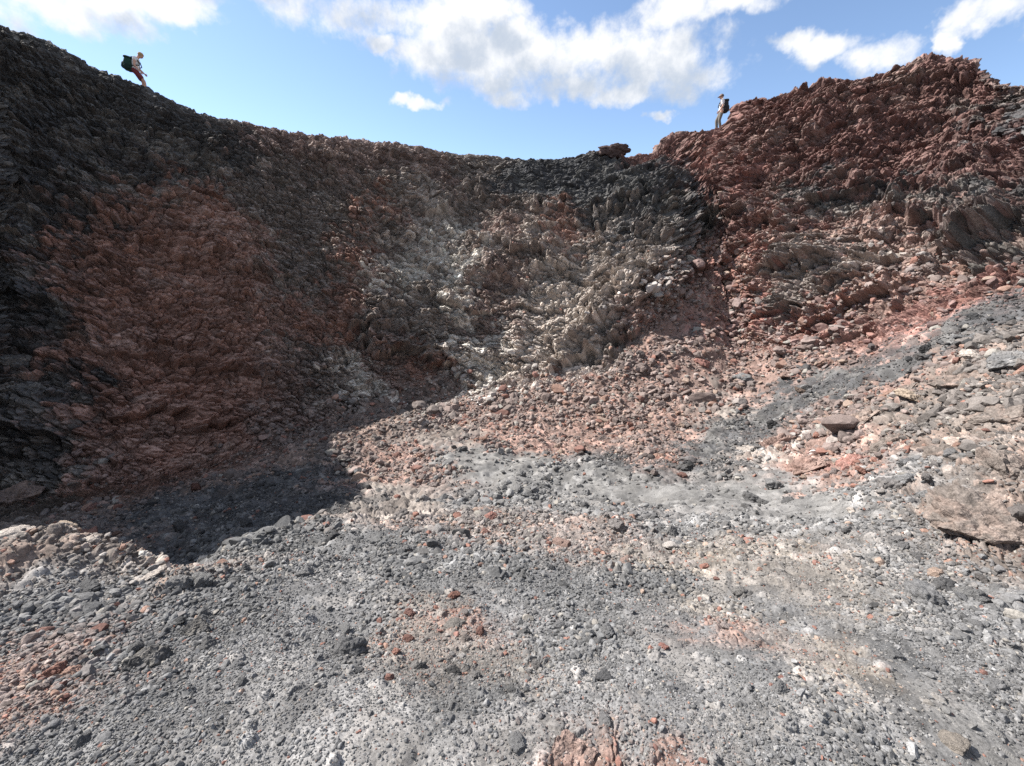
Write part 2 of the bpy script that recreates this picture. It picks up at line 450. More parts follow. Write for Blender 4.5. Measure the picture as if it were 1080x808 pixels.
    (8.24, 17.92, 0.5, 'S'),
    (-1.51, 10.34, -4.73, 'L'),
    (-0.46, 9.87, -4.64, 'L'),
    (0.13, 9.51, -4.6, 'L'),
    (0.67, 9.0, -4.54, 'L'),
    (1.27, 8.7, -4.51, 'L'),
    (1.98, 8.09, -4.4, 'L'),
    (2.59, 7.52, -4.2, 'L'),
    (3.22, 7.26, -4.1, 'L'),
    (3.78, 7.11, -3.98, 'L'),
    (3.97, 6.7, -3.82, 'L'),
    (4.18, 6.0, -3.49, 'L'),
    (3.92, 4.89, -2.98, 'L'),
    (3.61, 4.11, -2.62, 'L'),
    (-0.58, 9.2, -4.57, 'L'),
    (0.39, 8.43, -4.48, 'L'),
    (7.61, 24.01, 6.27, 'M'),
    (7.06, 23.51, 5.76, 'M'),
    (9.23, 23.77, 6.13, 'M'),
    (10.14, 23.15, 6.37, 'M'),
    (1.4, 22.15, 3.54, 'C'),
    (3.45, 21.25, 3.02, 'C'),
    (5.13, 20.46, 2.84, 'C'),
    (6.52, 19.57, 2.68, 'C'),
    (7.96, 20.49, 3.28, 'C'),
    (2.29, 22.43, 3.92, 'C'),
    (4.66, 21.4, 3.53, 'C'),
]

# Single rocks: (x, y, z, size m, kind/label)
SPOTS = [
    (-0.28, 1.63, -1.88, 0.041, 'K|.7|small nearly black rock with a dark hollow under it, on the pale gravel'),
    (0.52, 3.87, -2.82, 0.139, 'S|.7|pinkish brown rock at the upper border of the near gravel slope'),
    (-0.24, 5.04, -3.29, 0.114, 'O|.6|flat orange red stone lying where scree meets grey gravel'),
    (3.76, 4.1, -2.58, 0.123, 'T|.7|tan rock with a black shadow beneath, at the edge of the grey path'),
    (8.53, 7.69, -1.6, 0.244, 'T|.6|tan block beside the dark gravel strip, high on the near right slope'),
    (7.43, 7.52, -2.33, 0.21, 'W|.7|rounded cream coloured block above the layered outcrop'),
    (7.33, 12.97, -3.38, 0.268, 'G|.8|pale grey block at the lower end of the dark gravel strip'),
    (6.22, 13.7, -3.01, 0.28, 'O|.7|orange stone lying at the foot of the red wall'),
    (7.99, 12.03, -3.05, 0.248, 'S|.6|pink flat stone resting on the dark gravel strip'),
    (1.68, 1.21, -1.77, 0.061, 't|.35|tan slab lying flat in the lower corner of the gravel slope'),
    (-3.86, 2.89, -2.1, 0.163, 'T|.4|large flat cream slab on the sunlit crest in front of the shaded pit'),
    (-3.77, 3.07, -2.2, 0.134, 'W|.5|pale tan block on the sunlit crest, next to the large flat slab'),
    (-3.43, 2.94, -2.19, 0.099, 'T|.6|pale block with a dark gap on the sunlit crest'),
    (-3.05, 2.91, -2.29, 0.098, 'Y|.5|whitish crusted rock at the lower end of the sunlit crest'),
    (-2.65, 2.61, -2.17, 0.103, 'T|.4|low yellowish rock just below the whitish crusted one'),
    (1.14, 1.42, -1.77, 0.041, 'G|.8|grey stone beside a small pink one on the near right gravel'),
    (1.23, 1.52, -1.82, 0.022, 'O|.8|small pink stone touching a larger grey one on the near right gravel'),
    (0.02, 1.18, -1.69, 0.042, 'G|.6|pale grey angular stone on the gravel next to the broad pink rock'),
    (0.58, 2.35, -2.19, 0.05, 'G|.8|light grey rounded stone amid a line of darker cinders'),
    (0.79, 1.78, -1.94, 0.03, 'O|.8|bright reddish pebble alone on the grey gravel'),
    (-0.34, 2.06, -2.06, 0.067, 'g|.4|low tan rock in the middle of the near gravel slope'),
    (-2.08, 4.31, -3.02, 0.099, 'B|.7|dark stone at the upper left border of the near gravel slope'),
    (-0.99, 2.07, -2.06, 0.045, 'G|.8|pale grey stone on the even gravel left of the tan rock'),
    (1.01, 3.23, -2.56, 0.084, 'o|.5|reddish crusted rock with a dark hole in the gravel'),
]

# Bedrock outcrops: x, y, z, half length m, flatness, kind, dip in degrees, label
SLABS = [
    (3.63, 2.78, -2.04, 0.4, 0.6, 'q', 26.0, 'brownish layered outcrop overhanging black shade, the biggest on the near right slope'),
    (4.84, 3.7, -2.04, 0.36, 0.6, 'q', 22.0, 'weathered outcrop just above the biggest overhanging one'),
    (4.06, 3.44, -2.19, 0.22, 0.4, 'q', 25.0, 'low grey tan outcrop left of the biggest overhanging one'),
    (7.76, 7.02, -1.89, 0.55, 0.35, 'q', 14.0, 'pale brown ledge high on the near right slope beside the dark gravel strip'),
    (8.22, 6.89, -1.54, 0.41, 0.45, 'G', 10.0, 'grey block ledge at the upper end of the dark gravel strip'),
    (6.6, 5.41, -1.92, 0.46, 0.4, 'q', 18.0, 'cracked brownish outcrop below the pale brown ledge'),
    (6.9, 6.61, -2.34, 0.4, 0.4, 'q', 12.0, 'small brownish outcrop with a flat top between gravel and ledges'),
    (5.62, 4.97, -2.3, 0.43, 0.38, 'q', 20.0, 'brownish tan outcrop in the middle of the near right slope'),
    (6.16, 7.84, -3.38, 0.64, 0.5, 'S', -14.0, 'pinkish outcrop with a dark overhang above the grey path'),
    (6.82, 7.91, -2.97, 0.64, 0.42, 'q', -16.0, 'pinkish ledge along the lower border of the dark gravel strip'),
    (5.43, 7.33, -3.59, 0.46, 0.45, 'S', -10.0, 'pinkish tan rock at the left end of the pink outcrop'),
    (5.71, 6.54, -3.2, 0.48, 0.4, 'O', -12.0, 'red outcrop under the pinkish ledge, over the grey path'),
    (6.14, 6.46, -2.87, 0.4, 0.4, 'q', -8.0, 'brownish rock right of the red outcrop'),
    (5.81, 8.67, -3.74, 0.42, 0.5, 'S', -10.0, 'small pinkish outcrop tip nearest the loose scree'),
    (7.68, 8.09, -2.37, 0.37, 0.4, 'q', -12.0, 'cream ledge touching the dark gravel strip'),
    (-12.08, 10.08, -2.15, 0.41, 0.6, 'K', 10.0, 'upper dark boulder jutting from the black wall'),
    (-11.43, 9.81, -2.81, 0.39, 0.6, 'K', 14.0, 'dark boulder jutting out just below another'),
    (-10.42, 8.07, -4.72, 0.56, 0.6, 'E', 8.0, 'brown rounded boulder at the foot of the black wall'),
    (0.23, 1.16, -1.69, 0.12, 0.3, 'o', 4.0, 'broad pinkish crusted rock half buried at the bottom of the slope'),
    (-1.82, 2.0, -1.99, 0.12, 0.8, 'K', 10.0, 'dark bluish grey boulder standing proud of the near gravel slope'),
    (-1.84, 1.74, -1.9, 0.16, 0.4, 'K', 5.0, 'wide dark rock sunk in the gravel beside the proud dark boulder'),
]

# Landmarks in the crater that loose stones lie by
MARKS = [
    (-1.81, 1.98, -1.98, 'the dark bluish grey boulder'),
    (0.24, 1.19, -1.7, 'the broad pink crusted rock'),
    (-0.34, 2.06, -2.06, 'the low tan rock mid slope'),
    (3.76, 4.1, -2.58, 'the tan rock beside the grey path'),
    (0.52, 3.87, -2.82, 'the pinkish brown rock above the near slope'),
    (6.22, 13.7, -3.01, 'the orange stone under the red wall'),
    (7.33, 12.97, -3.38, 'the pale grey block by the dark strip'),
    (3.32, 2.53, -2.01, 'the biggest overhanging outcrop'),
    (-3.46, 2.86, -2.15, 'the sunlit crest'),
    (1.71, 1.23, -1.77, 'the tan slab in the lower corner'),
    (1.14, 1.42, -1.77, 'the touching grey and pink stones'),
    (5.91, 7.47, -3.42, 'the pinkish outcrop'),
    (8.53, 7.69, -1.6, 'the tan block on the near right slope'),
    (-1.3, 14.31, -4.56, 'the foot of the middle wall'),
    (1.62, 8.27, -4.45, 'the pale gravel path'),
    (-2.94, 9.27, -4.73, 'the edge of the big shadow'),
    (-6.6, 9.25, -4.97, 'the floor of the shaded pit'),
    (7.09, 16.18, -1.27, 'the gully between the walls'),
    (10.62, 11.5, -0.91, 'the foot of the red wall'),
    (-2.04, 4.01, -2.89, 'the dark stone above the near slope'),
    (-2.17, 1.5, -1.8, 'the reddish patch of the near slope'),
    (3.13, 11.97, -4.56, 'the reddish scree fan'),
    (1.52, 2.36, -2.18, 'the faint tan streak on the near slope'),
    (1.76, 1.76, -1.92, 'the bare gravel of the near right slope'),
    (-0.76, 1.38, -1.75, 'the even gravel of the near left slope'),
]

# Hollows: x, y, z, radius m, depth m
HOLLOWS = [
    (-4.0, 15.29, -3.42, 2.61, 1.3),
    (3.03, 15.06, -2.9, 1.16, 0.9),
    (-0.71, 17.24, -1.71, 1.52, 0.5),
    (9.39, 13.69, -1.61, 0.79, 0.55),
    (11.83, 10.76, 0.26, 0.73, 0.8),
    (8.18, 19.16, 1.89, 0.8, 0.5),
    (-9.34, 10.12, -3.85, 1.68, 0.4),
    (11.2, 15.82, 1.87, 0.99, 0.4),
]

# Rock ledges: two ends (x, y, z, x, y, z), height m, overhang m
LEDGES = [
    (1.7, 15.08, -3.37, 3.67, 14.97, -2.65, 1.36, 0.5),
    (3.65, 14.57, -2.92, 7.74, 17.89, 0.32, 1.42, 0.5),
    (8.5, 21.28, 3.92, 8.1, 18.27, 0.89, 1.07, 0.5),
    (-6.06, 15.61, -2.05, -1.95, 15.74, -3.69, 1.27, 0.9),
    (9.16, 14.04, -1.71, 10.81, 12.3, -0.57, 0.75, 0.6),
    (8.68, 15.53, -1.53, 9.54, 14.02, -1.24, 0.72, 0.35),
    (9.1, 12.46, -2.29, 10.04, 11.43, -1.5, 0.43, 0.4),
    (11.81, 12.08, 0.4, 12.39, 10.79, 0.77, 0.82, 0.9),
    (11.87, 14.12, 1.3, 12.55, 11.96, 1.05, 0.6, 0.5),
    (11.47, 16.99, 3.11, 12.72, 14.76, 2.3, 0.59, 0.35),
    (8.85, 19.24, 2.25, 10.39, 15.92, 1.1, 0.81, 0.35),
    (-3.17, 22.59, 4.16, 2.56, 20.64, 2.23, 0.98, 0.3),
    (-11.55, 13.93, 0.66, -7.45, 16.39, -0.57, 0.78, 0.3),
    (-11.24, 11.12, -1.85, -7.36, 13.29, -3.44, 0.67, 0.3),
    (-10.25, 9.98, -3.31, -7.89, 11.5, -4.37, 0.61, 0.35),
    (-14.22, 13.34, 2.19, -11.89, 14.64, 1.58, 0.69, 0.3),
    (-13.13, 10.81, -0.36, -11.92, 11.48, -1.14, 0.63, 0.35),
    (-11.76, 8.95, -3.17, -10.34, 9.18, -3.96, 0.56, 0.35),
    (-4.24, 17.69, -0.62, -1.47, 17.23, -1.73, 0.69, 0.3),
    (0.05, 19.74, 0.94, 3.07, 17.7, -0.61, 0.8, 0.35),
    (3.79, 17.41, -0.59, 6.25, 15.87, -1.57, 0.65, 0.35),
]

# kind: (albedo rgb, second albedo rgb, lump height, gravel share)
KINDS = {
    'K': ((.078, .076, .075), (.150, .140, .128), 1.0, 0.0),
    'D': ((.175, .152, .138), (.240, .212, .190), 1.0, 0.0),
    'R': ((.245, .148, .118), (.295, .200, .168), .9, 0.0),
    'P': ((.200, .150, .134), (.260, .205, .180), 1.0, 0.0),
    'T': ((.370, .328, .294), (.180, .150, .133), 1.0, 0.1),
    'W': ((.290, .235, .185), (.240, .190, .150), .9, 0.3),
    'Y': ((.560, .530, .485), (.190, .162, .146), 1.1, 0.0),
    'S': ((.190, .134, .115), (.240, .160, .135), .45, 0.9),
    'O': ((.228, .122, .103), (.262, .168, .145), .8, 0.25),
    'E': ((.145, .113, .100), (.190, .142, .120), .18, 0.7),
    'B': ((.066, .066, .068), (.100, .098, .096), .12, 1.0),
    'G': ((.143, .141, .141), (.190, .181, .174), .12, 1.0),
    'L': ((.145, .142, .139), (.165, .160, .154), .04, .22),
    'b': ((.112, .112, .113), (.145, .142, .140), .15, 1.0),
    'q': ((.150, .128, .114), (.200, .156, .134), .85, 0.55),
    'M': ((.140, .082, .072), (.195, .138, .120), 1.0, 0.0),
    'C': ((.056, .056, .058), (.085, .083, .080), .55, .25),
    's': ((.175, .150, .138), (.225, .165, .140), .25, 1.0),
    'g': ((.160, .147, .135), (.192, .170, .154), .16, .9),
    't': ((.190, .168, .146), (.175, .157, .147), .25, .8),
    'o': ((.205, .150, .130), (.240, .165, .140), .40, .7),
}

# ------------------------------------------------------------------ noise
POOL = ThreadPoolExecutor(4)
def par(fn, P, *rest, chunk=60000):
    n = len(P)
    cuts = [(i, min(i + chunk, n)) for i in range(0, n, chunk)]
    out = list(POOL.map(lambda c: fn(P[c[0]:c[1]], *[r[c[0]:c[1]] if isinstance(r, np.ndarray) and len(r) == n else r for r in rest]), cuts))
    if isinstance(out[0], tuple):
        return tuple(np.concatenate([o[k] for o in out]) for k in range(len(out[0])))
    return np.concatenate(out)

PERM = RNG.permutation(4096).astype(np.int32)
GRAD = RNG.normal(size=(4096, 3)); GRAD = (GRAD / np.linalg.norm(GRAD, axis=1)[:, None]).astype(f32)
FEAT = RNG.random((4096, 3)).astype(f32)
RAND = RNG.random((4096, 3)).astype(f32)
def hsh(ix, iy, iz):
    return PERM[(PERM[(PERM[ix & 4095] + iy) & 4095] + iz) & 4095]

def perlin(P):
    I = np.floor(P).astype(np.int32); f = (P - I).astype(f32)
    w = f * f * f * (f * (f * 6 - 15) + 10)
    tot = np.zeros(len(P), f32)
    for dx in (0, 1):
        wx = w[:, 0] if dx else 1 - w[:, 0]
        for dy in (0, 1):
            wy = w[:, 1] if dy else 1 - w[:, 1]
            for dz in (0, 1):
                wz = w[:, 2] if dz else 1 - w[:, 2]
                g = GRAD[hsh(I[:, 0] + dx, I[:, 1] + dy, I[:, 2] + dz)]
                tot += wx * wy * wz * (g[:, 0] * (f[:, 0] - dx) + g[:, 1] * (f[:, 1] - dy) + g[:, 2] * (f[:, 2] - dz))
    return tot * 1.6

def fbm(P, octaves=4, gain=.5):
    t = np.zeros(len(P), f32); a = 1.0
    for o in range(octaves):
        t += a * perlin((P * (2.03 ** o) + 17.3 * o).astype(f32)); a *= gain
    return t

def worley(P):
    """F1, F2, three random numbers of the nearest cell, offset from its point."""
    I = np.floor(P).astype(np.int32); f = (P - I).astype(f32)
    n = len(P)
    F1 = np.full(n, 9, f32); F2 = np.full(n, 9, f32)
    ID = np.zeros(n, np.int32); D = np.zeros((n, 3), f32)
    for dx in (-1, 0, 1):
        for dy in (-1, 0, 1):
            for dz in (-1, 0, 1):
                h = hsh(I[:, 0] + dx, I[:, 1] + dy, I[:, 2] + dz)
                d = f - (FEAT[h] + np.array((dx, dy, dz), f32))
                q = np.einsum('ij,ij->i', d, d)
                near = q < F1
                F2 = np.where(near, F1, np.minimum(F2, q))
                F1 = np.where(near, q, F1)
                ID = np.where(near, h, ID)
                D = np.where(near[:, None], d, D)
    return np.sqrt(F1), np.sqrt(F2), RAND[ID], D

def smooth(a, b, x):
    t = np.clip((x - a) / (b - a), 0, 1)
    return t * t * (3 - 2 * t)

# ------------------------------------------------------------------ terrain grid
NV = 1600          # columns across the view
t = np.linspace(-1, 1, NV)
az_view = np.degrees(np.arctan(1.65 * t))
a0 = az_view[-1]
az_side = np.linspace(a0, 88, 260)[1:]                        # out of view, still fit to be looked at
az_back = np.concatenate([az_side, np.linspace(88, 272, 90)[1:-1], 360 - az_side[::-1]])
AZ = np.concatenate([az_view, az_back])
steps = [(0, 1, 130), (1, 2, 150), (2, 3, 120), (3, 4, 80), (4, 5, 150), (5, 6, 130), (6, 7, 140), (7, 8, 170), (8, 9, 190), (9, 10, 180),
         (10, 11, 170), (11, 12, 40), (12, 13, 24), (13, 14, 14), (14, 15, 12)]
SC = 1.0
J = np.concatenate([np.linspace(a, b, max(4, int(n * SC)), endpoint=False) for a, b, n in steps] + [[15.0]])
X, Y, Z = loft(ROWS, AZ, J)
NR, NC = X.shape
base = np.stack([X, Y, Z], -1)
def grid_normals(B):
    du = np.roll(B, -1, 1) - np.roll(B, 1, 1)
    dv = np.gradient(B, axis=0)
    n = np.cross(dv, du)
    n /= np.linalg.norm(n, axis=2)[:, :, None] + 1e-12
    n[n[:, :, 2] < -0.2] *= -1
    return n
N0 = -grid_normals(base)
if N0[NR // 3, NV // 2, 2] < 0: N0 = -N0
P = base.reshape(-1, 3).astype(f32); N = N0.reshape(-1, 3).astype(f32)
JJ = np.repeat(J, NC).astype(f32)
RANGE = np.linalg.norm(P, axis=1)
AZP = np.tile(AZ, NR).astype(f32); AZP = np.where(AZP > 180, AZP - 360, AZP)
NEAR = JJ < 12.5

# ------------------------------------------------------------------ ground kinds
zpos = np.array([z[:3] for z in ZONES], f32)
zval = np.array([tuple(KINDS[z[3]][0]) + tuple(KINDS[z[3]][1]) + tuple(KINDS[z[3]][2:4]) for z in ZONES], f32)
zscale = (np.linalg.norm(zpos, axis=1)) ** 2
def kinds_at(Q):
    d = ((Q[:, None, :] - zpos[None]) ** 2).sum(2) / zscale[None] + 1e-4
    w = d ** -2.6
    w /= w.sum(1)[:, None]
    return (w @ zval).astype(f32)

def warp3(Q, octs=3):
    return np.stack([fbm(Q + 31.7 * k, octs) for k in range(3)], -1)
dip = np.interp(AZP, [-60, -30, -8, 8, 25, 40, 60], [.34, .32, .22, .05, -.30, -.25, -.10]).astype(f32)
nearright = smooth(9, 5, RANGE) * smooth(10, 35, AZP)
dip = dip * (1 - nearright) + .45 * nearright
lat = P[:, 0] * np.cos(np.radians(AZP)) - P[:, 1] * np.sin(np.radians(AZP)) * .0
wall = smooth(6.7, 7.3, JJ)
WW = np.maximum(wall, nearright)       # bare rock: the walls and the outcrops on the near slope
S = P.copy(); S[:, 2] = (P[:, 2] + dip * P[:, 0] * WW) * (.62 + .38 * WW)
Wf = par(lambda A: warp3(A, 3), (P * 1.3).astype(f32))
def lumps(size, warp, sq=1.0):
    s = np.array((1, 1, 1 / sq), f32) / size
    return par(worley, ((S + Wf * warp) * s).astype(f32))
W0 = lumps(1.3, .30, .55); W1 = lumps(.40, .12, .52); W2 = lumps(.16, .06, .6)

Wz = par(lambda A: warp3(A, 4), (P * .55).astype(f32))
scatter = np.clip(RANGE * .05, .10, 1.0)[:, None]              # whole blocks, not smears, belong to one kind
look = P + Wz * scatter * .8 + (W1[2] - .5) * scatter * 1.3 + (W2[2] - .5) * scatter * .9
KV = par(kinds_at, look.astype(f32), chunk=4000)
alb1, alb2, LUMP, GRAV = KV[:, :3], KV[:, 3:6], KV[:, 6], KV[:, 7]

# ------------------------------------------------------------------ displacement
outdir = N.copy(); outdir[:, 2] *= 1 - .4 * wall
outdir /= np.linalg.norm(outdir, axis=1)[:, None]
e_u = np.linalg.norm(np.roll(base, -1, 1) - base, axis=2); e_v = np.linalg.norm(np.gradient(base, axis=0), axis=2)
CELL = np.maximum(e_u, e_v).ravel().astype(f32)               # mesh spacing: no layer finer than the mesh can carry
def carry(size): return smooth(.55, .22, CELL / size)

disp = np.zeros(len(P), f32)
shade = np.ones(len(P), f32); mixv = np.zeros(len(P), f32)
def rock(F1, F2, R, D, tilt=1.0, lip=.55):
    """Chunk with a tilted face, proud at its lower lip, cut by a crack at its border."""
    edge = np.clip((F2 - F1) / .25, 0, 1)
    face = (R[:, 0] - .4) * 1.0 + (R[:, 1] - .5) * tilt * D[:, 0] + (R[:, 2] - .5) * tilt * D[:, 1] - lip * D[:, 2]
    return edge * (.55 + face) - (1 - edge) * .32

big = par(lambda A: fbm(A, 4), (S * np.array((.28, .28, .42), f32)).astype(f32))
strata = par(lambda A: fbm(A, 3), (S * np.array((.16, .16, 1.15), f32)).astype(f32))
r0, r1, r2 = rock(*W0), rock(*W1), rock(*W2)
rough_side = .55 + .45 * smooth(-30, 15, AZP)                 # the sheltered left side is evener
fade_r = np.clip(RANGE / 9, .3, 1)
rim_soft = 1 - smooth(10.2, 11, JJ) * (.35 + .25 * smooth(20, 12, AZP))
disp += WW * LUMP * fade_r * rough_side * (.25 + .75 * wall) * rim_soft * (.62 * big + .22 * strata + .17 * r0 * carry(.8))
disp += LUMP * np.where(RANGE > 4, 1, .45) * (1.25 - .25 * smooth(-25, -5, AZP)) * (.4 + .6 * wall) * rim_soft * (.15 * r1 * fade_r * carry(.42) + .085 * r2 * carry(.17) * np.clip(RANGE / 5, .4, 1))
# bedding: overhanging lips with a dark joint under each, broken along their length
ph = S[:, 2] * .62 + .9 * par(lambda A: fbm(A, 3), (S * np.array((.22, .22, .5), f32) + 5).astype(f32)) + .22 * Wf[:, 2]
fl = np.floor(ph); fr = (ph - fl).astype(f32)
brk = par(lambda A: fbm(A, 3), np.stack([S[:, 0] * .5, S[:, 1] * .5, fl * 7.3], -1).astype(f32))
side = smooth(-22, -6, AZP) * .75 + .25
disp += wall * LUMP * rim_soft * side * .42 * smooth(-.25, .45, brk) * ((1 - fr) ** 1.3 * smooth(0, .10, fr))
for x0, y0, z0, rad, dep in HOLLOWS:                          # caves and hollows at the wall foot
    d2 = ((P - np.array((x0, y0, z0), f32)) ** 2).sum(1)
    disp -= dep * np.exp(-d2 / rad ** 2) * wall
fine = par(lambda A: fbm(A, 3, .6), (S * np.array((4.5, 4.5, 8), f32)).astype(f32))
disp += LUMP * WW * .035 * fine * fade_r * carry(.2)
for x0, y0, z0, x1, y1, z1, h, amp in LEDGES:
    A = np.array((x0, y0, z0)); B = np.array((x1, y1, z1)); L2 = ((B - A)[:2] ** 2).sum()
    near_l = np.where(((P - (A + B) / 2) ** 2).sum(1) < (np.sqrt(((B - A) ** 2).sum()) * .5 + 2.5 * h) ** 2)[0]
    Pl = P[near_l] + Wf[near_l] * h * .55
    tt = ((Pl - A)[:, :2] @ (B - A)[:2]) / L2
    v = (Pl[:, 2] - (A[2] + tt * (B - A)[2])) / h
    k = smooth(-.25, .2, tt) * smooth(1.25, .8, tt)
    e_ = np.clip(1.6 * CELL[near_l] / h, .12, .5)
    k = k * wall[near_l] * np.clip(LUMP[near_l] * 1.3, 0, 1) * .75
    disp[near_l] += amp * k * (smooth(-e_, e_, v) * np.exp(-np.clip(v, 0, 9) ** 2 * 2.2) - .7 * smooth(e_, -e_, v) * np.exp(-np.clip(-v, 0, 9) * 2.6))
disp -= .16 * smooth(9.5, 10.6, JJ) * smooth(-20, 0, AZP)
near = np.where(RANGE < 10)[0]
Pn = P[near]
w3 = par(worley, ((S[near] + Wf[near] * .03) * np.array((1, 1, 1.4), f32) / .075).astype(f32))
disp[near] += LUMP[near] * .034 * rock(*w3) * smooth(10, 7, RANGE[near])
shade *= (.72 + .56 * W1[2][:, 1]) ** (.5 + .5 * LUMP.clip(0, 1)) * (.82 + .36 * W2[2][:, 0])
mixv = smooth(.45, .85, .55 * W1[2][:, 2] + .45 * W0[2][:, 1] + .25 * big)

# gravel: three sizes, each where the eye can resolve it
def pebble(F1, F2, R, D):
    q = np.clip(1 - (F1 / (.45 + .4 * R[:, 0])) ** 2, 0, 1)
    return q ** .8 * (.35 + .9 * R[:, 1])
def gravel(size, r_in, r_out, amp, keep):
    global shade, mixv
    sel = np.where((GRAV > .03) & (RANGE < r_out * 1.25) & (RANGE > r_in * .8))[0]
    Q = (P[sel] + Wf[sel] * size * .5) / size
    F1, F2, R, D = par(worley, Q.astype(f32))
    k = smooth(r_out * 1.25, r_out, RANGE[sel]) * smooth(r_in * .8, r_in, RANGE[sel]) * smooth(.05, .5, GRAV[sel]) * smooth(.5, .2, CELL[sel] / size)
    on = (R[:, 2] < keep)
    disp[sel] += size * amp * pebble(F1, F2, R, D) * on * k
    shade[sel] *= 1 + k * on * ((.62 + .8 * R[:, 1]) - 1)
    mixv[sel] = np.maximum(mixv[sel], k * on * (R[:, 0] > .86))
gravel(.014, -1, 3.2, .95, 1.0)
gravel(.027, -1, 5.0, .80, .55)
gravel(.060, 1.8, 9, .40, .15)
gravel(.085, 4.5, 13, .35, .6)
gravel(.17, 6, 40, .24, .5)
und = par(lambda A: fbm(A, 4), (P * .9).astype(f32))
disp += (1 - wall) * smooth(16, 13, JJ) * und * np.clip(RANGE * .022, .02, .14)
farm = JJ > 12.6
disp[farm] *= np.clip((13.4 - JJ[farm]) / .8, 0, 1)
disp[RANGE < .9] *= .3
V = P + outdir * disp[:, None] * 1.0
V[:, 2] -= .0

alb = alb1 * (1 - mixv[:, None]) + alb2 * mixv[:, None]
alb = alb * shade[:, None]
und2 = par(lambda A: fbm(A, 4), (P * 2.1 + 40).astype(f32))
alb *= (1 + .22 * und2)[:, None]
alb = np.clip(alb, .012, .7)

# ------------------------------------------------------------------ materials
def material(name, rough=.9, spec=.2):
    m = bpy.data.materials.new(name); m.use_nodes = True
    nt = m.node_tree; b = nt.nodes['Principled BSDF']
    b.inputs['Roughness'].default_value = rough
    b.inputs['Specular IOR Level'].default_value = spec
    return m, nt, b
def node(nt, kind, **kw):
    n = nt.nodes.new(kind)
    for k, v in kw.items():
        if k in n.inputs: n.inputs[k].default_value = v
        else: setattr(n, k, v)
    return n
def grain(nt, b, colour_out, scales=(9, 60, 260), amounts=(.35, .4, .3), bump=.5, dist=.012, coord='Object'):
    """Multiply a colour by procedural grain and add a fine bump."""
    tc = node(nt, 'ShaderNodeTexCoord'); last = colour_out; hs = []
    for s, a in zip(scales, amounts):
        nz = node(nt, 'ShaderNodeTexNoise', Scale=s, Detail=4.0, Roughness=.62)
        nt.links.new(tc.outputs[coord], nz.inputs['Vector'])
        mr = node(nt, 'ShaderNodeMapRange'); mr.inputs['From Min'].default_value = .3; mr.inputs['From Max'].default_value = .7
        mr.inputs['To Min'].default_value = 1 - a; mr.inputs['To Max'].default_value = 1 + a
        nt.links.new(nz.outputs['Fac'], mr.inputs['Value'])
        mx = node(nt, 'ShaderNodeVectorMath', operation='MULTIPLY')
        nt.links.new(last, mx.inputs[0]); nt.links.new(mr.outputs['Result'], mx.inputs[1])
        last = mx.outputs['Vector']; hs.append(nz)
    nt.links.new(last, b.inputs['Base Color'])
    bp = node(nt, 'ShaderNodeBump', Strength=bump, Distance=dist)
    ad = node(nt, 'ShaderNodeMath', operation='MULTIPLY_ADD')
    ad.inputs[1].default_value = .35
    nt.links.new(hs[-1].outputs['Fac'], ad.inputs[0]); nt.links.new(hs[-2].outputs['Fac'], ad.inputs[2])
    nt.links.new(ad.outputs[0], bp.inputs['Height']); nt.links.new(bp.outputs['Normal'], b.inputs['Normal'])
M_ROCK, nt, b = material('lava_rock', .92, .15)
at = node(nt, 'ShaderNodeAttribute', attribute_name='albedo'); grain(nt, b, at.outputs['Color'], (3.5, 22, 90), (.22, .35, .35), .6, .03)
M_GRAVEL, nt, b = material('scoria_gravel', .92, .15)
at = node(nt, 'ShaderNodeAttribute', attribute_name='albedo'); grain(nt, b, at.outputs['Color'], (5, 70, 330), (.2, .35, .4), .55, .006)
M_STONE, nt, b = material('loose_stone', .9, .15)
oi = node(nt, 'ShaderNodeObjectInfo'); grain(nt, b, oi.outputs['Color'], (4, 14, 45), (.25, .35, .35), .6, .05)

def add_mesh(name, verts, faces, mat, colours=None, flat=False, link=True):
    """faces: (n, k) int array."""
    me = bpy.data.meshes.new(name)
    nv, (nf, k) = len(verts), faces.shape
    me.vertices.add(nv); me.vertices.foreach_set('co', np.ascontiguousarray(verts, f32).ravel())
    me.loops.add(nf * k); me.loops.foreach_set('vertex_index', np.ascontiguousarray(faces, np.int32).ravel())
    me.polygons.add(nf)
    me.polygons.foreach_set('loop_start', np.arange(0, nf * k, k, dtype=np.int32))
    me.polygons.foreach_set('loop_total', np.full(nf, k, np.int32))
    if colours is not None:
        a = me.attributes.new('albedo', 'FLOAT_COLOR', 'POINT')
        a.data.foreach_set('color', np.concatenate([colours, np.ones((nv, 1))], 1).astype(f32).ravel())
    me.update(calc_edges=True)
    me.polygons.foreach_set('use_smooth', np.full(nf, not flat, bool))
    if mat: me.materials.append(mat)
    o = bpy.data.objects.new(name, me)
    if link: COL.objects.link(o)
    return o

# the terrain is split at the wall foot and at the rim
GID = np.arange(NR * NC).reshape(NR, NC)
def sheet(name, r0, r1, mat):
    g = GID[r0:r1 + 1]; n = g.shape[0]
    nxt = np.roll(g, -1, 1)
    faces = np.stack([g[:-1], nxt[:-1], nxt[1:], g[1:]], -1).reshape(-1, 4) - r0 * NC
    faces = faces[:, ::-1] if FLIP else faces
    sl = slice(r0 * NC, (r1 + 1) * NC)
    o = add_mesh(name, V[sl], faces, mat, alb[sl], flat=(name == 'crater_wall')); o['kind'] = 'structure'
    return o
FLIP = True
rf = int(np.searchsorted(J, 6.9)); rr = int(np.searchsorted(J, 12.6))
ground = sheet('ground', 0, rf, M_GRAVEL)
crater_wall = sheet('crater_wall', rf, rr, M_ROCK)
terrain = sheet('terrain', rr, NR - 1, M_ROCK)

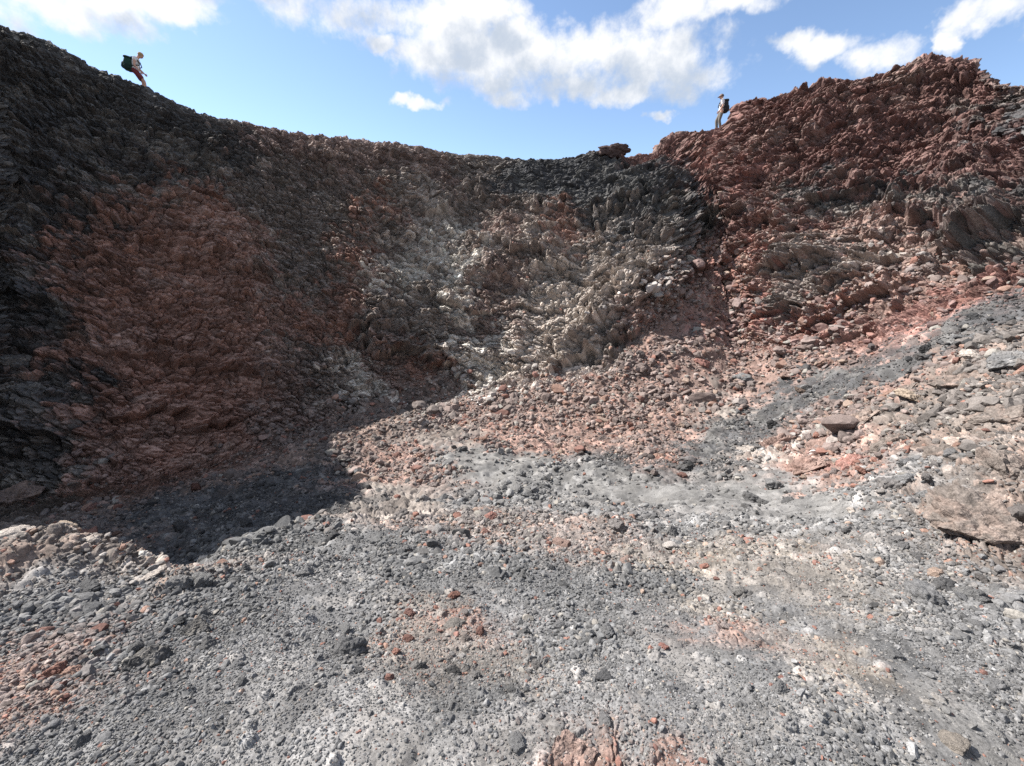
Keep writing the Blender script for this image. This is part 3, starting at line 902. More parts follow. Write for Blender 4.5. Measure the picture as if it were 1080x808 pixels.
# ------------------------------------------------------------------ loose stones
def icosphere(sub):
    bm = bmesh.new(); bmesh.ops.create_icosphere(bm, subdivisions=sub, radius=1)
    v = np.array([x.co[:] for x in bm.verts]); fc = np.array([[x.index for x in q.verts] for q in bm.faces]); bm.free()
    return v, fc
def stone_shape(sub, k):
    v, fc = icosphere(sub); rg = np.random.default_rng(100 + k)
    v = v * (1 + .20 * fbm((v * 1.1 + 13.1 * k).astype(f32), 2)[:, None])
    for _ in range(rg.integers(8, 13)):                      # broken faces
        d = rg.normal(size=3); d /= np.linalg.norm(d); c = rg.uniform(.38, .78)
        e = np.clip(v @ d - c, 0, None); v = v - e[:, None] * d * .92
    v = v * (1 + .07 * fbm((v * 3.3 + 7.7 * k).astype(f32), 3)[:, None])
    if sub >= 4: v = v * (1 + .035 * fbm((v * 9 + 3 * k).astype(f32), 3)[:, None])
    v = v * rg.uniform((.85, .7, .55), (1.15, 1.0, .8))
    return v.astype(f32), fc.astype(np.int32)
def rot_random(n, tilt=None):
    q4 = RNG.normal(size=(n, 4)); q4 /= np.linalg.norm(q4, axis=1)[:, None]
    w, x, y, z = q4.T
    return np.stack([np.stack([1 - 2 * (y * y + z * z), 2 * (x * y - z * w), 2 * (x * z + y * w)], -1),
                     np.stack([2 * (x * y + z * w), 1 - 2 * (x * x + z * z), 2 * (y * z - x * w)], -1),
                     np.stack([2 * (x * z - y * w), 2 * (y * z + x * w), 1 - 2 * (x * x + y * y)], -1)], 1)

CAM_PITCH = math.radians(15)
# where stones lie: cells of the terrain grid by gravel share; few on the bare walls
vis = (np.abs(AZP) < 80) & (JJ > .8) & (JJ < 9.0)
dens = np.clip(GRAV, 0, 1) * vis
dens *= np.where(JJ > 7.1, .7, 1)
dens *= .35 + 1.3 * smooth(-.2, .5, par(lambda A: fbm(A, 3), (P * .7 + 9).astype(f32)))
red_share = np.clip((alb1[:, 0] - alb1[:, 2]) / .08, 0, 1)
dens *= .75 + .8 * red_share
dens *= 1 + .9 * smooth(4.3, 3.6, JJ)
dens *= 1 + 4 * np.exp(-((P - np.array((8.2, 16.6, -.6), f32)) ** 2).sum(1) / 4.0)     # rubble at the mouth of the gully
dens *= np.clip(CELL / (RANGE * .0022), .6, 4)               # even over the picture, not over the mesh
pick = RNG.choice(len(P), size=72000, p=dens / dens.sum())
rp = RANGE[pick]
smin = rp * .0032                                           # about the smallest one can make out
tail = np.interp(rp, [2, 9], [4.2, 2.3])
size = smin * ((1 - RNG.random(len(pick))) ** (-1 / tail) - .2) * np.interp(rp, [1.5, 8], [.75, 1.0])
size *= 1 - .45 * smooth(.11, .09, alb1[pick].mean(1)) * smooth(6, 9, rp)      # the dark strip is fine cinder
size *= np.interp(rp, [1.5, 4, 7], [.95, .95, .74])
size = np.minimum(size, np.clip(.05 + .016 * rp, .05, .17) * RNG.uniform(.6, 1.1, len(pick)))
pos = V[pick] + N[pick] * (size * .12)[:, None]
u = RNG.random(len(pick))
jit = RNG.normal(size=(len(pick), 3)) * (rp * .035)[:, None]
sa = par(kinds_at, (P[pick] + Wz[pick] * scatter[pick] + jit).astype(f32), chunk=4000)[:, :3]
reds = np.array([(.235, .128, .102), (.255, .165, .132), (.175, .10, .084), (.29, .22, .18)], f32)
greys = np.array([(.13, .13, .134), (.18, .18, .184), (.085, .085, .09), (.25, .245, .24)], f32)
isred = u < (.025 + .50 * red_share[pick])
sc_r = reds[RNG.integers(0, 4, len(pick))]; sc_g = greys[RNG.integers(0, 4, len(pick))]
ground_tone = np.clip(sa.mean(1) / .15, .45, 1.25)[:, None]  # stone tone follows the ground colour where it lies
scol = np.where(isred[:, None], sc_r, .4 * sc_g + .6 * sa) * RNG.uniform(.75, 1.3, len(pick))[:, None] * ground_tone

scol = scol * np.minimum(1, .24 / scol.mean(1))[:, None]       # no stone is whiter than weathered ash
app = size / rp
# whole inside the picture and the largest to the eye
c15, s15 = math.cos(CAM_PITCH), math.sin(CAM_PITCH)
yc = pos[:, 1] * c15 - pos[:, 2] * s15; zc = pos[:, 1] * s15 + pos[:, 2] * c15
inside = (yc > .5) & (np.abs(pos[:, 0] / yc) < 1.16) & (np.abs(zc / yc) < .86)
order = np.argsort(-np.where(inside, app, 0))
top = order[:270]; rest = order[270:]

# the close-packed cinders of the near slope and the floor
cd = np.clip(GRAV, 0, 1) ** 1.6 * (np.abs(AZP) < 82) * (JJ > .6) * (JJ < 7.7) * np.interp(JJ, [.9, 4, 5, 7], [1, 1, 1.1, 1.1])
sort_ = par(lambda A: fbm(A, 4), (P * .75 + 211).astype(f32))    # wind and water sort the ash: coarse and fine patches
calm = smooth(4, 22, AZP) * smooth(5.6, 4.6, JJ)                 # the near right slope is finer and crusted
cd = cd * (.5 + .8 * smooth(-.42, .12, sort_)) * (1 - .3 * calm)
cd = cd * np.clip(CELL / (RANGE * .0022), .6, 4)
clump = par(lambda A: fbm(A, 3), (P * 1.7 + 77).astype(f32))
pk2 = RNG.choice(len(P), size=165000, p=cd / cd.sum())
r2_ = RANGE[pk2]
sz2 = r2_ * .0030 * (1 - .22 * calm[pk2]) * (.78 + .5 * smooth(-.3, .5, sort_[pk2])) * np.exp(RNG.normal(0, .38, len(pk2))) * (1 + .75 * smooth(-.1, .5, clump[pk2])) * np.interp(r2_, [2, 5, 9], [1.0, 1.05, 1.1]) * np.exp(RNG.normal(0, .25, len(pk2)) * (r2_ > 6))
darkstrip = smooth(.125, .09, alb1[pk2].mean(1)) * smooth(6.5, 8, r2_)
sz2 *= 1 - .5 * darkstrip
ps2 = V[pk2] + N[pk2] * (sz2 * RNG.uniform(-.1, .35, len(pk2)))[:, None]
jit = RNG.normal(size=(len(pk2), 3)) * (r2_ * .035)[:, None]
k2v = par(kinds_at, (P[pk2] + Wz[pk2] * scatter[pk2] + jit).astype(f32), chunk=4000)[:, :3]
cl2 = k2v * .65 + k2v.mean(1)[:, None] * .35
cl2 = cl2 * np.exp(RNG.normal(0, .22, len(pk2)))[:, None]
od = RNG.random(len(pk2)); k_ = od < .018 + .12 * red_share[pk2]; cl2[k_] = reds[RNG.integers(0, 4, k_.sum())] * .9
k_ = od > .955; cl2[k_] = (.235, .22, .20)
n1_ = len(pos); pos = np.concatenate([pos, ps2]); size = np.concatenate([size, sz2]); scol = np.concatenate([scol, cl2]); rp = np.concatenate([rp, r2_]); app = size / rp
rest = np.concatenate([rest, np.arange(n1_, len(pos))])

SHAPES = {s: [stone_shape(s, k) for k in range(9)] for s in (1, 2, 3)}
def merge_stones(name, idx):
    vs, fs, cs = [], [], []; off = 0
    apx = app[idx]
    for sub, lo, hi in ((3, .0125, 9), (2, .0052, .0125), (1, 0, .0052)):
        part = idx[(apx >= lo) & (apx < hi)]
        for k in range(9):
            ii = part[k::9]
            if not len(ii): continue
            v, fc = SHAPES[sub][k]
            R = rot_random(len(ii)).astype(f32)
            vv = np.einsum('nij,vj->nvi', R, v) * size[ii][:, None, None]
            vv[:, :, 2] *= .8
            vv = vv + pos[ii][:, None, :]
            vs.append(vv.reshape(-1, 3)); fs.append((fc[None] + (np.arange(len(ii)) * len(v))[:, None, None]).reshape(-1, 3) + off)
            cs.append(np.repeat(scol[ii], len(v), 0)); off += len(ii) * len(v)
    return add_mesh(name, np.concatenate(vs), np.concatenate(fs), M_GRAVEL, np.concatenate(cs), flat=True)
scree = merge_stones('loose_gravel', rest); scree['kind'] = 'stuff'
scree['label'] = 'loose grey and reddish volcanic gravel scattered over the crater floor'; scree['category'] = 'gravel'

ROCKS = []
for k in range(8):
    v, fc = stone_shape(5, 40 + k)
    n_ = v / np.linalg.norm(v, axis=1)[:, None]
    wa, wb = worley((v * 2.1 + 5.5 * k).astype(f32)), worley((v * 5.5 + 3.3 * k).astype(f32))
    v = v + n_ * (.10 * rock(*wa) + .045 * rock(*wb) + .02 * fbm((v * 14).astype(f32), 3))[:, None]
    o = add_mesh('stone', v, fc, M_STONE, None, link=False); ROCKS.append(o.data)
def stone(loc, size, colour, label, group=None, name='stone', cat='stone', k=None, rot=None, squash=1.0, scale=None):
    o = bpy.data.objects.new(name, ROCKS[random.randrange(8) if k is None else k]); COL.objects.link(o)
    o.location = loc; o.scale = scale or (size, size, size * squash)
    o.rotation_euler = rot or (random.uniform(-.5, .5), random.uniform(-.5, .5), random.uniform(0, 6.28))
    o.color = (*[float(q) for q in colour], 1)
    o['label'] = label; o['category'] = cat
    if group: o['group'] = group
    return o
def tone(c):
    if c[0] > c[2] * 1.6: return 'reddish'
    if c[0] > c[2] * 1.22: return 'brownish'
    return 'dark grey' if sum(c) / 3 < .11 else 'grey'
mdir = np.array([m[:3] for m in MARKS]); mdir /= np.linalg.norm(mdir, axis=1)[:, None]
RANKS = ('largest', 'second largest', 'third largest', 'fourth largest', 'fifth largest', 'sixth largest', 'seventh largest', 'eighth largest', 'ninth largest',
         'tenth largest', 'eleventh largest', 'twelfth largest', 'thirteenth largest', 'fourteenth largest', 'fifteenth largest')
seen = {}
for i in top:                                                 # from the largest to the smallest
    d_ = pos[i] / np.linalg.norm(pos[i]); mk = MARKS[int((mdir @ d_).argmax())][3]
    key = (tone(scol[i]), mk); n_ = seen.get(key, 0); seen[key] = n_ + 1
    stone(pos[i], size[i], scol[i], '%s %s loose stone near %s' % (RANKS[min(n_, 14)], key[0], mk), 'loose stones scattered in the crater')
TREE_V = V
def ground_at(x, y, zhint=None, r=.35):
    d = (V[:, 0] - x) ** 2 + (V[:, 1] - y) ** 2
    k = np.where(d < r * r)[0]
    return float(np.sort(V[k, 2])[int(len(k) * .7)]) if len(k) else zhint
for k, (x, y, z, sz, desc) in enumerate(SPOTS):
    key, sq, label = desc.split('|')
    i = int(((P - np.array((x, y, z), f32)) ** 2).sum(1).argmin())
    c = np.array(KINDS[key][0]) * (1.1 if key not in 'KB' else .9)
    sq = float(sq)
    stone(V[i] + N[i] * sz * .18 * sq, sz, c, label, name='boulder' if sz > .2 else 'stone', cat='boulder' if sz > .2 else 'stone',
          k=k % 8, rot=(random.uniform(-.2, .2), random.uniform(-.2, .2), random.uniform(0, 6.28)), scale=(sz * 1.1, sz * .95, sz * sq * 1.2))

# the boulder on the skyline
bx, by = 5.05, 23.5
stone((bx, by, ground_at(bx, by, 5.2) + .12), .8, (.085, .060, .055), 'dark reddish brown boulder sitting alone on the far rim against the sky', name='boulder', cat='boulder',
      k=3, rot=(.1, -.22, .5), scale=(1.1, .75, .62))

# bedrock outcrops: broken, layered blocks growing out of the near slope
def outcrop(k, L, flatness, key):
    bm = bmesh.new(); bmesh.ops.create_icosphere(bm, subdivisions=6, radius=1)
    v = np.array([x.co[:] for x in bm.verts]); fc = np.array([[x.index for x in q.verts] for q in bm.faces]); bm.free()
    rg = np.random.default_rng(500 + k)
    v = np.sign(v) * np.abs(v) ** .8                         # boxier than a ball
    v = v * (1 + .30 * fbm((v * 1.3 + 9.1 * k).astype(f32), 3)[:, None])
    for _ in range(16):                                      # broken faces
        d = rg.normal(size=3); d /= np.linalg.norm(d); e = np.clip(v @ d - rg.uniform(.45, .85), 0, None); v = v - e[:, None] * d * .95
    v = v * np.array((1.0, .8, flatness * 1.1))
    nrm = v / np.array((1.0, .8 ** 2, (flatness * 1.1) ** 2)); nrm /= np.linalg.norm(nrm, axis=1)[:, None]
    q = (v + 3.3 * k).astype(f32); q = q + .07 * np.stack([fbm(q * 3 + 9 * i, 3) for i in range(3)], -1)
    def clinker(w, soft):
        F1, F2, R_, D_ = w; e = np.clip((F2 - F1) / soft, 0, 1); e = e * e * (3 - 2 * e)
        return e * (.6 + .7 * (R_[:, 0] - .5)) - .5
    a, b_, c_ = worley((q / .48).astype(f32)), worley((q / .19).astype(f32)), worley((q / .08).astype(f32))
    d = .15 * clinker(a, .45) + .06 * clinker(b_, .5) + .022 * clinker(c_, .6) + .02 * fbm((q * 7).astype(f32), 4)
    v = (v + nrm * d[:, None]) * L
    k1, k2 = np.array(KINDS[key][0]), np.array(KINDS[key][1])
    m = smooth(.4, .9, .6 * a[2][:, 1] + .4 * b_[2][:, 0])[:, None]
    col = (k1 * (1 - m) + k2 * m) * (.72 + .35 * b_[2][:, 2] + .22 * c_[2][:, 0])[:, None]
    o = add_mesh('rock_outcrop', v, fc, M_ROCK, np.clip(col, .02, .6), flat=True); o['category'] = 'rock outcrop'
    return o
for k, (x, y, z, L, fl, key, dp, label) in enumerate(SLABS):
    o = outcrop(k, L, fl, key); i = int(((P - np.array((x, y, z), f32)) ** 2).sum(1).argmin())
    n_ = Vector(N[i].tolist()); yaw = math.atan2(-x, y)
    o.location = Vector(V[i].tolist()) - n_ * L * fl * .05
    tilt = n_.to_track_quat('Z', 'Y').to_matrix() @ Matrix.Rotation(0, 3, 'Z')
    ax = (tilt.inverted() @ Vector((math.cos(yaw), math.sin(yaw), 0)))
    o.rotation_euler = (tilt @ Matrix.Rotation(math.atan2(ax.y, ax.x), 3, 'Z') @ Matrix.Rotation(math.radians(dp), 3, 'Y')).to_euler()
    o['label'] = label

# ------------------------------------------------------------------ people
def cloth(name, colour, scale=60, rough=.85):
    m, nt, b = material(name, rough, .15)
    rgb = node(nt, 'ShaderNodeRGB'); rgb.outputs[0].default_value = (*colour, 1)
    grain(nt, b, rgb.outputs[0], (6, 30, scale * 4), (.12, .12, .2), .25, .004); return m
def skin_mesh(chains, sub=2):
    """chains: lists of (x, y, z, radius); equal points are shared."""
    pts, rad, edges, idx = [], [], [], {}
    for ch in chains:
        prev = None
        for x, y, z, r in ch:
            q = (round(x, 4), round(y, 4), round(z, 4))
            if q not in idx: idx[q] = len(pts); pts.append((x, y, z)); rad.append(r)
            i = idx[q]
            if prev is not None and prev != i: edges.append((prev, i))
            prev = i
    me = bpy.data.meshes.new('tmp'); me.from_pydata(pts, edges, [])
    o = bpy.data.objects.new('tmp', me); COL.objects.link(o)
    o.modifiers.new('s', 'SKIN'); 
    if not me.skin_vertices: me.skin_vertices.new() if hasattr(me.skin_vertices, 'new') else None
    for v, r in zip(me.skin_vertices[0].data, rad):
        v.radius = r if isinstance(r, tuple) else (r, r)
    me.skin_vertices[0].data[0].use_root = True
    s = o.modifiers.new('u', 'SUBSURF'); s.levels = s.render_levels = sub
    dg = bpy.context.evaluated_depsgraph_get(); dg.update()
    out = bpy.data.meshes.new_from_object(o.evaluated_get(dg))
    bpy.data.objects.remove(o); bpy.data.meshes.remove(me)
    for p_ in out.polygons: p_.use_smooth = True
    return out
def join(meshes, mats, slots):
    bm = bmesh.new()
    for me, s in zip(meshes, slots):
        n0 = len(bm.faces); bm.from_mesh(me); bm.faces.ensure_lookup_table()
        for fc in bm.faces[n0:]: fc.material_index = s; fc.smooth = True
    out = bpy.data.meshes.new('mesh'); bm.to_mesh(out); bm.free()
    for m in mats: out.materials.append(m)
    return out
def ball(c, r, rot=None, fn=None, sub=3):
    bm = bmesh.new(); bmesh.ops.create_icosphere(bm, subdivisions=sub, radius=1)
    for v in bm.verts:
        if fn: v.co = fn(v.co.copy())
        v.co = Vector((v.co.x * r[0], v.co.y * r[1], v.co.z * r[2]))
        if rot: v.co = rot @ v.co
        v.co += Vector(c)
    me = bpy.data.meshes.new('b'); bm.to_mesh(me); bm.free(); return me
def mesh_obj(name, me, parent=None):
    o = bpy.data.objects.new(name, me); COL.objects.link(o); me.name = name
    if parent: o.parent = parent
    return o
M_SKIN = cloth('skin', (.50, .30, .22)); M_EYE = cloth('eye', (.03, .02, .02)); M_LIP = cloth('lip', (.40, .17, .14))
def lerp(a, b, t): return tuple(a[i] + (b[i] - a[i]) * t for i in range(3))
def hand(w, d, s):
    """five bent fingers from the wrist w along direction d; s is the side (+1 left)."""
    w = Vector(w); d = Vector(d).normalized(); side = Vector((0, 1, 0)); side = (side - d * side.dot(d)).normalized(); up = d.cross(side)
    fwd = up if up.x > 0 else -up                             # finger row runs fore and aft
    inw = Vector((0, -s, 0)); ch = []
    palm = w + d * .05
    for k, (off, ln) in enumerate(((.030, .072), (.010, .080), (-.010, .074), (-.030, .060))):
        a = w + d * .085 + fwd * off; b1 = a + d * ln * .5 + inw * ln * .12; c1 = b1 + d * ln * .42 + inw * ln * .32
        ch.append([(*(palm + fwd * off * .6), .014), (*a, .0115), (*b1, .0095), (*c1, .008)])
    th = w + d * .03 + fwd * .03
    ch.append([(*(w + d * .02), .014), (*th, .012), (*(th + d * .035 + fwd * .022 + inw * .01), .0105), (*(th + d * .062 + fwd * .02 + inw * .022), .009)])
    return ch
def head_mesh(c, rot):
    def f(v):
        x, y, z = v
        if z < 0: v.y *= 1 + .28 * z; v.x *= 1 + .12 * z         # jaw
        if x > .75 and abs(y) < .25: v.x += .22 * math.exp(-((z + .12) / .16) ** 2) * (1 - abs(y) / .25)   # nose
        if x > .5: v.x -= .06 * math.exp(-((z - .10) / .10) ** 2) * math.exp(-((abs(y) - .34) / .16) ** 2)  # eye sockets
        return v
    sc = (.098, .077, .118); m = [ball(c, sc, rot, f, 4)]; s = [0]
    for y in (-1, 1):
        e = Vector(c) + rot @ Vector((.086, .030 * y, .010)); m.append(ball(e, (.012, .012, .010), rot, None, 2)); s.append(1)
        e = Vector(c) + rot @ Vector((-.005, .076 * y, -.004)); m.append(ball(e, (.022, .010, .032), rot, None, 2)); s.append(0)
    m.append(ball(Vector(c) + rot @ Vector((.084, 0, -.062)), (.012, .024, .006), rot, None, 2)); s.append(2)
    return m, s
SIZE = .95
def person(loc, yaw, pose, label, shirt, legs_wear, hair_col, hat=None):
    p_ = pose; body = []; R_ = lambda a, r: (*a, r)
    pel, ches, nb, hd = p_['pelvis'], p_['chest'], p_['neck'], p_['head']
    torso = [R_(pel, .125), R_(lerp(pel, ches, .5), (.12)), R_(ches, .135), R_(nb, .065), R_(lerp(nb, hd, .7), .05)]
    body.append(torso)
    for s in (-1, 1):
        sh, el, wr = p_['arm'][s]
        body.append([R_(ches, .135), R_(sh, .062), R_(lerp(sh, el, .5), .047), R_(el, .040), R_(lerp(el, wr, .4), .038), R_(wr, .026), R_(tuple(Vector(wr) + (Vector(wr) - Vector(el)).normalized() * .05), .033)])
        hp, kn, an, toe = p_['leg'][s]
        heel = (an[0] - .05, an[1], an[2] - .05)
        body.append([R_(pel, .125), R_(hp, .09), R_(lerp(hp, kn, .5), .078), R_(kn, .056), R_(lerp(kn, an, .35), .056), R_(an, .038)])
    ms = [skin_mesh(body, 2)]; sl_ = [0]
    for s in (-1, 1):
        sh, el, wr = p_['arm'][s]
        for ch in hand(wr, Vector(wr) - Vector(el), s): ms.append(skin_mesh([ch], 1)); sl_.append(0)
    rot = Matrix.Rotation(p_['nod'], 3, 'Y')
    hm, hs_ = head_mesh(hd, rot); ms += hm; sl_ += hs_
    o = mesh_obj('person', join(ms, [M_SKIN, M_EYE, M_LIP], sl_))
    o['label'] = label; o['category'] = 'person'
    o.location = loc; o.rotation_euler = (0, 0, yaw); o.scale = (SIZE,) * 3
    # shirt with short sleeves
    ch = [[R_(lerp(pel, ches, -.12), .172), R_(lerp(pel, ches, .12), .165), R_(lerp(pel, ches, .5), .142), R_(ches, .155), R_(lerp(ches, nb, .8), .085)]]
    for s in (-1, 1):
        sh, el, wr = p_['arm'][s]
        ch.append([R_(ches, .155), R_(sh, .082), R_(lerp(sh, el, p_['sleeve']), .064)])
    me = skin_mesh(ch, 2); me.materials.append(shirt); mesh_obj('shirt', me, o)
    ch = [[R_(lerp(pel, ches, .22), .148), R_(pel, .158)]]
    for s in (-1, 1):
        hp, kn, an, toe = p_['leg'][s]
        if p_['shorts']: ch.append([R_(pel, .158), R_(hp, .118), R_(lerp(hp, kn, .5), .108), R_(lerp(hp, kn, .88), .098)])
        else: ch.append([R_(pel, .158), R_(hp, .115), R_(lerp(hp, kn, .5), .098), R_(kn, .082), R_(lerp(kn, an, .5), .078), R_(lerp(kn, an, .95), .066)])
    me = skin_mesh(ch, 2); me.materials.append(legs_wear); mesh_obj('shorts' if p_['shorts'] else 'trousers', me, o)
    for s in (-1, 1):                                            # boots
        hp, kn, an, toe = p_['leg'][s]
        me = skin_mesh([[(*an[:2], an[2] + .05, .052), (an[0] - .02, an[1], an[2] - .03, .052), (*lerp(an, toe, .6)[:2], toe[2] + .02, .048), (*toe, .036)]], 2)
        me.materials.append(M_BOOT); mesh_obj('boot', me, o)
    def hairf(v):
        n_ = perlin(np.array([[v.x * 4, v.y * 4, v.z * 4]], f32))[0]; v = v * (1 + .10 * n_)
        if v.x > .35 and v.z < .35: v.x = .35 - (v.x - .35) * .2
        if v.z < -.35: v.z = -.35
        return v
    if hair_col:
        me = ball(Vector(hd) + rot @ Vector((-.014, 0, .026)), (.112, .092, .115), rot, hairf, 4); me.materials.append(hair_col); 
        for q in me.polygons: q.use_smooth = True
        mesh_obj('hair', me, o)
    if hat:
        def cap(v):
            if v.z < .05: v.z = .05
            return v
        def brim(v): v.z *= .12 + .10 * v.x; return v
        c_ = Vector(hd) + rot @ Vector((-.004, 0, .03))
        me = join([ball(c_, (.112, .094, .115), rot, cap, 4), ball(c_ + rot @ Vector((.03, 0, .006)), (.165, .135, .07), rot, brim, 4)], [hat], [0, 0]); mesh_obj('hat', me, o)
    return o
M_BOOT = cloth('boot_leather', (.06, .05, .04))
def backpack(loc, yaw, pose, size, mat, trim, label):
    w, d, h = size; ches, pel = Vector(pose['chest']), Vector(pose['pelvis'])
    ax = (Vector(pose['neck']) - pel + Vector((0, 0, .35))).normalized(); bk = Vector((-ax.z, 0, ax.x))
    M3 = Matrix((( -bk.x, 0, ax.x), (0, 1, 0), (-bk.z, 0, ax.z)))
    mid = (ches + pel) / 2 + ax * (.03 + pose.get('pack_up', 0)) + bk * (.08 + d * .40)
    def box(c, r, p=3.2, sag=.0):
        def f(v):
            q = (abs(v.x) ** p + abs(v.y) ** p + abs(v.z) ** p) ** (-1 / p); v = v * q
            v.y *= 1 - .10 * v.z; v.x *= 1 - .14 * v.z
            v *= 1 + .03 * perlin(np.array([[v.x * 3 + c[2] * 9, v.y * 3, v.z * 3]], f32))[0]
            return v
        me = ball((0, 0, 0), r, None, f, 4)
        for v in me.vertices: v.co = M3 @ (v.co + Vector(c)) + mid
        return me
    o = mesh_obj('backpack', join([box((0, 0, 0), (d * .5, w * .5, h * .5))], [mat], [0]))
    o.location = loc; o.rotation_euler = (0, 0, yaw); o.scale = (SIZE,) * 3; o['label'] = label; o['category'] = 'backpack'
    mesh_obj('pocket', join([box((-d * .46, 0, -h * .16), (d * .20, w * .36, h * .24))], [mat], [0]), o)
    mesh_obj('lid', join([box((-d * .02, 0, h * .46), (d * .50, w * .44, h * .10))], [trim], [0]), o)
    for s in (-1, 1):
        mesh_obj('side_pocket', join([box((0, s * w * .48, -h * .22), (d * .3, w * .10, h * .18))], [trim], [0]), o)
        sh = Vector(pose['arm'][s][0]); sh.y *= .62
        top = sh + ax * .075
        a = sh + bk * .17 + ax * .0; b_ = sh - bk * .10 - ax * .04; c_ = ches - bk * .17 - ax * .12 + Vector((0, s * .12, 0)); d_ = pel + ax * .12 + bk * .10 + Vector((0, s * .16, 0))
        me = skin_mesh([[(*a, .02), (*top, .022), (*b_, .022), (*c_, .02), (*((c_ + d_) / 2 + Vector((0, s * .04, 0))), .018), (*d_, .016)]], 2)
        me.materials.append(trim); mesh_obj('strap', me, o)
    return o
LEFT = dict(pelvis=(-.04, 0, .89), chest=(.07, 0, 1.24), neck=(.14, 0, 1.39), head=(.27, 0, 1.50), nod=.8, shorts=True, sleeve=.5, pack_up=-.03,
            arm={-1: ((.09, -.18, 1.33), (.05, -.24, 1.05), (.19, -.21, .86)), 1: ((.09, .18, 1.33), (.08, .25, 1.05), (.24, .19, .88))},
            leg={-1: ((0, -.09, .87), (.26, -.10, .50), (.27, -.10, .09), (.44, -.11, .03)), 1: ((0, .09, .87), (.16, .10, .49), (.06, .10, .09), (.23, .11, .03))})
RIGHT = dict(pelvis=(0, 0, .92), chest=(.01, 0, 1.30), neck=(.03, 0, 1.46), head=(.08, 0, 1.62), nod=.25, shorts=False, sleeve=.85,
             arm={-1: ((.02, -.19, 1.41), (-.03, -.25, 1.12), (.07, -.25, .87)), 1: ((.02, .19, 1.41), (.00, .25, 1.12), (.15, .22, .90))},
             leg={-1: ((0, -.09, .89), (.19, -.10, .52), (.12, -.10, .09), (.29, -.11, .03)), 1: ((0, .09, .89), (.08, .10, .48), (-.03, .10, .09), (.14, .11, .03))})
lx, ly = (-14.10, 18.76)
lz = ground_at(lx, ly, 6.4, .3)
yaw = math.radians(22)
foot = Vector((.18, 0, 0)); foot.rotate(Matrix.Rotation(yaw, 3, 'Z'))
SIZE = .87
L0 = Vector((lx, ly, lz - .02)) - foot
person(L0, yaw, LEFT, 'hiker in maroon shorts walking down the rim with head bowed', cloth('white_cotton', (.62, .61, .60)), cloth('maroon_cloth', (.15, .035, .04)), cloth('blond_hair', (.36, .25, .13)))
backpack(L0, yaw, LEFT, (.36, .36, .54), cloth('green_nylon', (.018, .045, .035)), cloth('dark_green_trim', (.012, .028, .024)), 'big dark green backpack on the hiker in maroon shorts')
rx, ry = (10.66, 24.55)
rz = ground_at(rx, ry, 6.8, .3)
yaw = math.radians(166)
SIZE = .95
R0 = Vector((rx, ry, rz - .02))
person(R0, yaw, RIGHT, 'hiker in hat, white shirt and grey khaki trousers standing on the rim', cloth('white_shirt', (.60, .58, .58)), cloth('khaki_cloth', (.15, .135, .12)), cloth('brown_hair', (.09, .06, .045)), cloth('hat_felt', (.20, .16, .15)))
backpack(R0, yaw, RIGHT, (.36, .27, .62), cloth('charcoal_nylon', (.03, .03, .034)), cloth('black_trim', (.02, .02, .022)), 'charcoal backpack on the hiker wearing a hat and white shirt')


# ------------------------------------------------------------------ camera, light, sky
cam = bpy.data.cameras.new('camera'); cam.sensor_width = 36; cam.lens = 15.0; cam.clip_end = 6000; cam.clip_start = .05
co = bpy.data.objects.new('camera', cam); COL.objects.link(co)
co.rotation_euler = (math.radians(90) - CAM_PITCH, 0, 0); scene.camera = co
SUN_AZ, SUN_EL = math.radians(-69), math.radians(46)         # azimuth from the view axis, to the right positive
sd = Vector((math.sin(SUN_AZ) * math.cos(SUN_EL), math.cos(SUN_AZ) * math.cos(SUN_EL), math.sin(SUN_EL)))
sl = bpy.data.lights.new('sun', 'SUN'); sl.energy = 4.9; sl.angle = math.radians(.53); sl.color = (1, .955, .89)
so = bpy.data.objects.new('sun', sl); COL.objects.link(so); so.rotation_euler = sd.to_track_quat('Z', 'Y').to_euler()

world = bpy.data.worlds.new('World'); scene.world = world; world.use_nodes = True
nt = world.node_tree; bg = nt.nodes['Background']
sky = node(nt, 'ShaderNodeTexSky'); sky.sky_type = 'NISHITA'; sky.sun_disc = False
sky.sun_elevation = SUN_EL; sky.sun_rotation = SUN_AZ; sky.altitude = 1900; sky.air_density = 1.0; sky.dust_density = .6; sky.ozone_density = 2.0
nt.links.new(sky.outputs[0], bg.inputs['Color']); bg.inputs['Strength'].default_value = .14
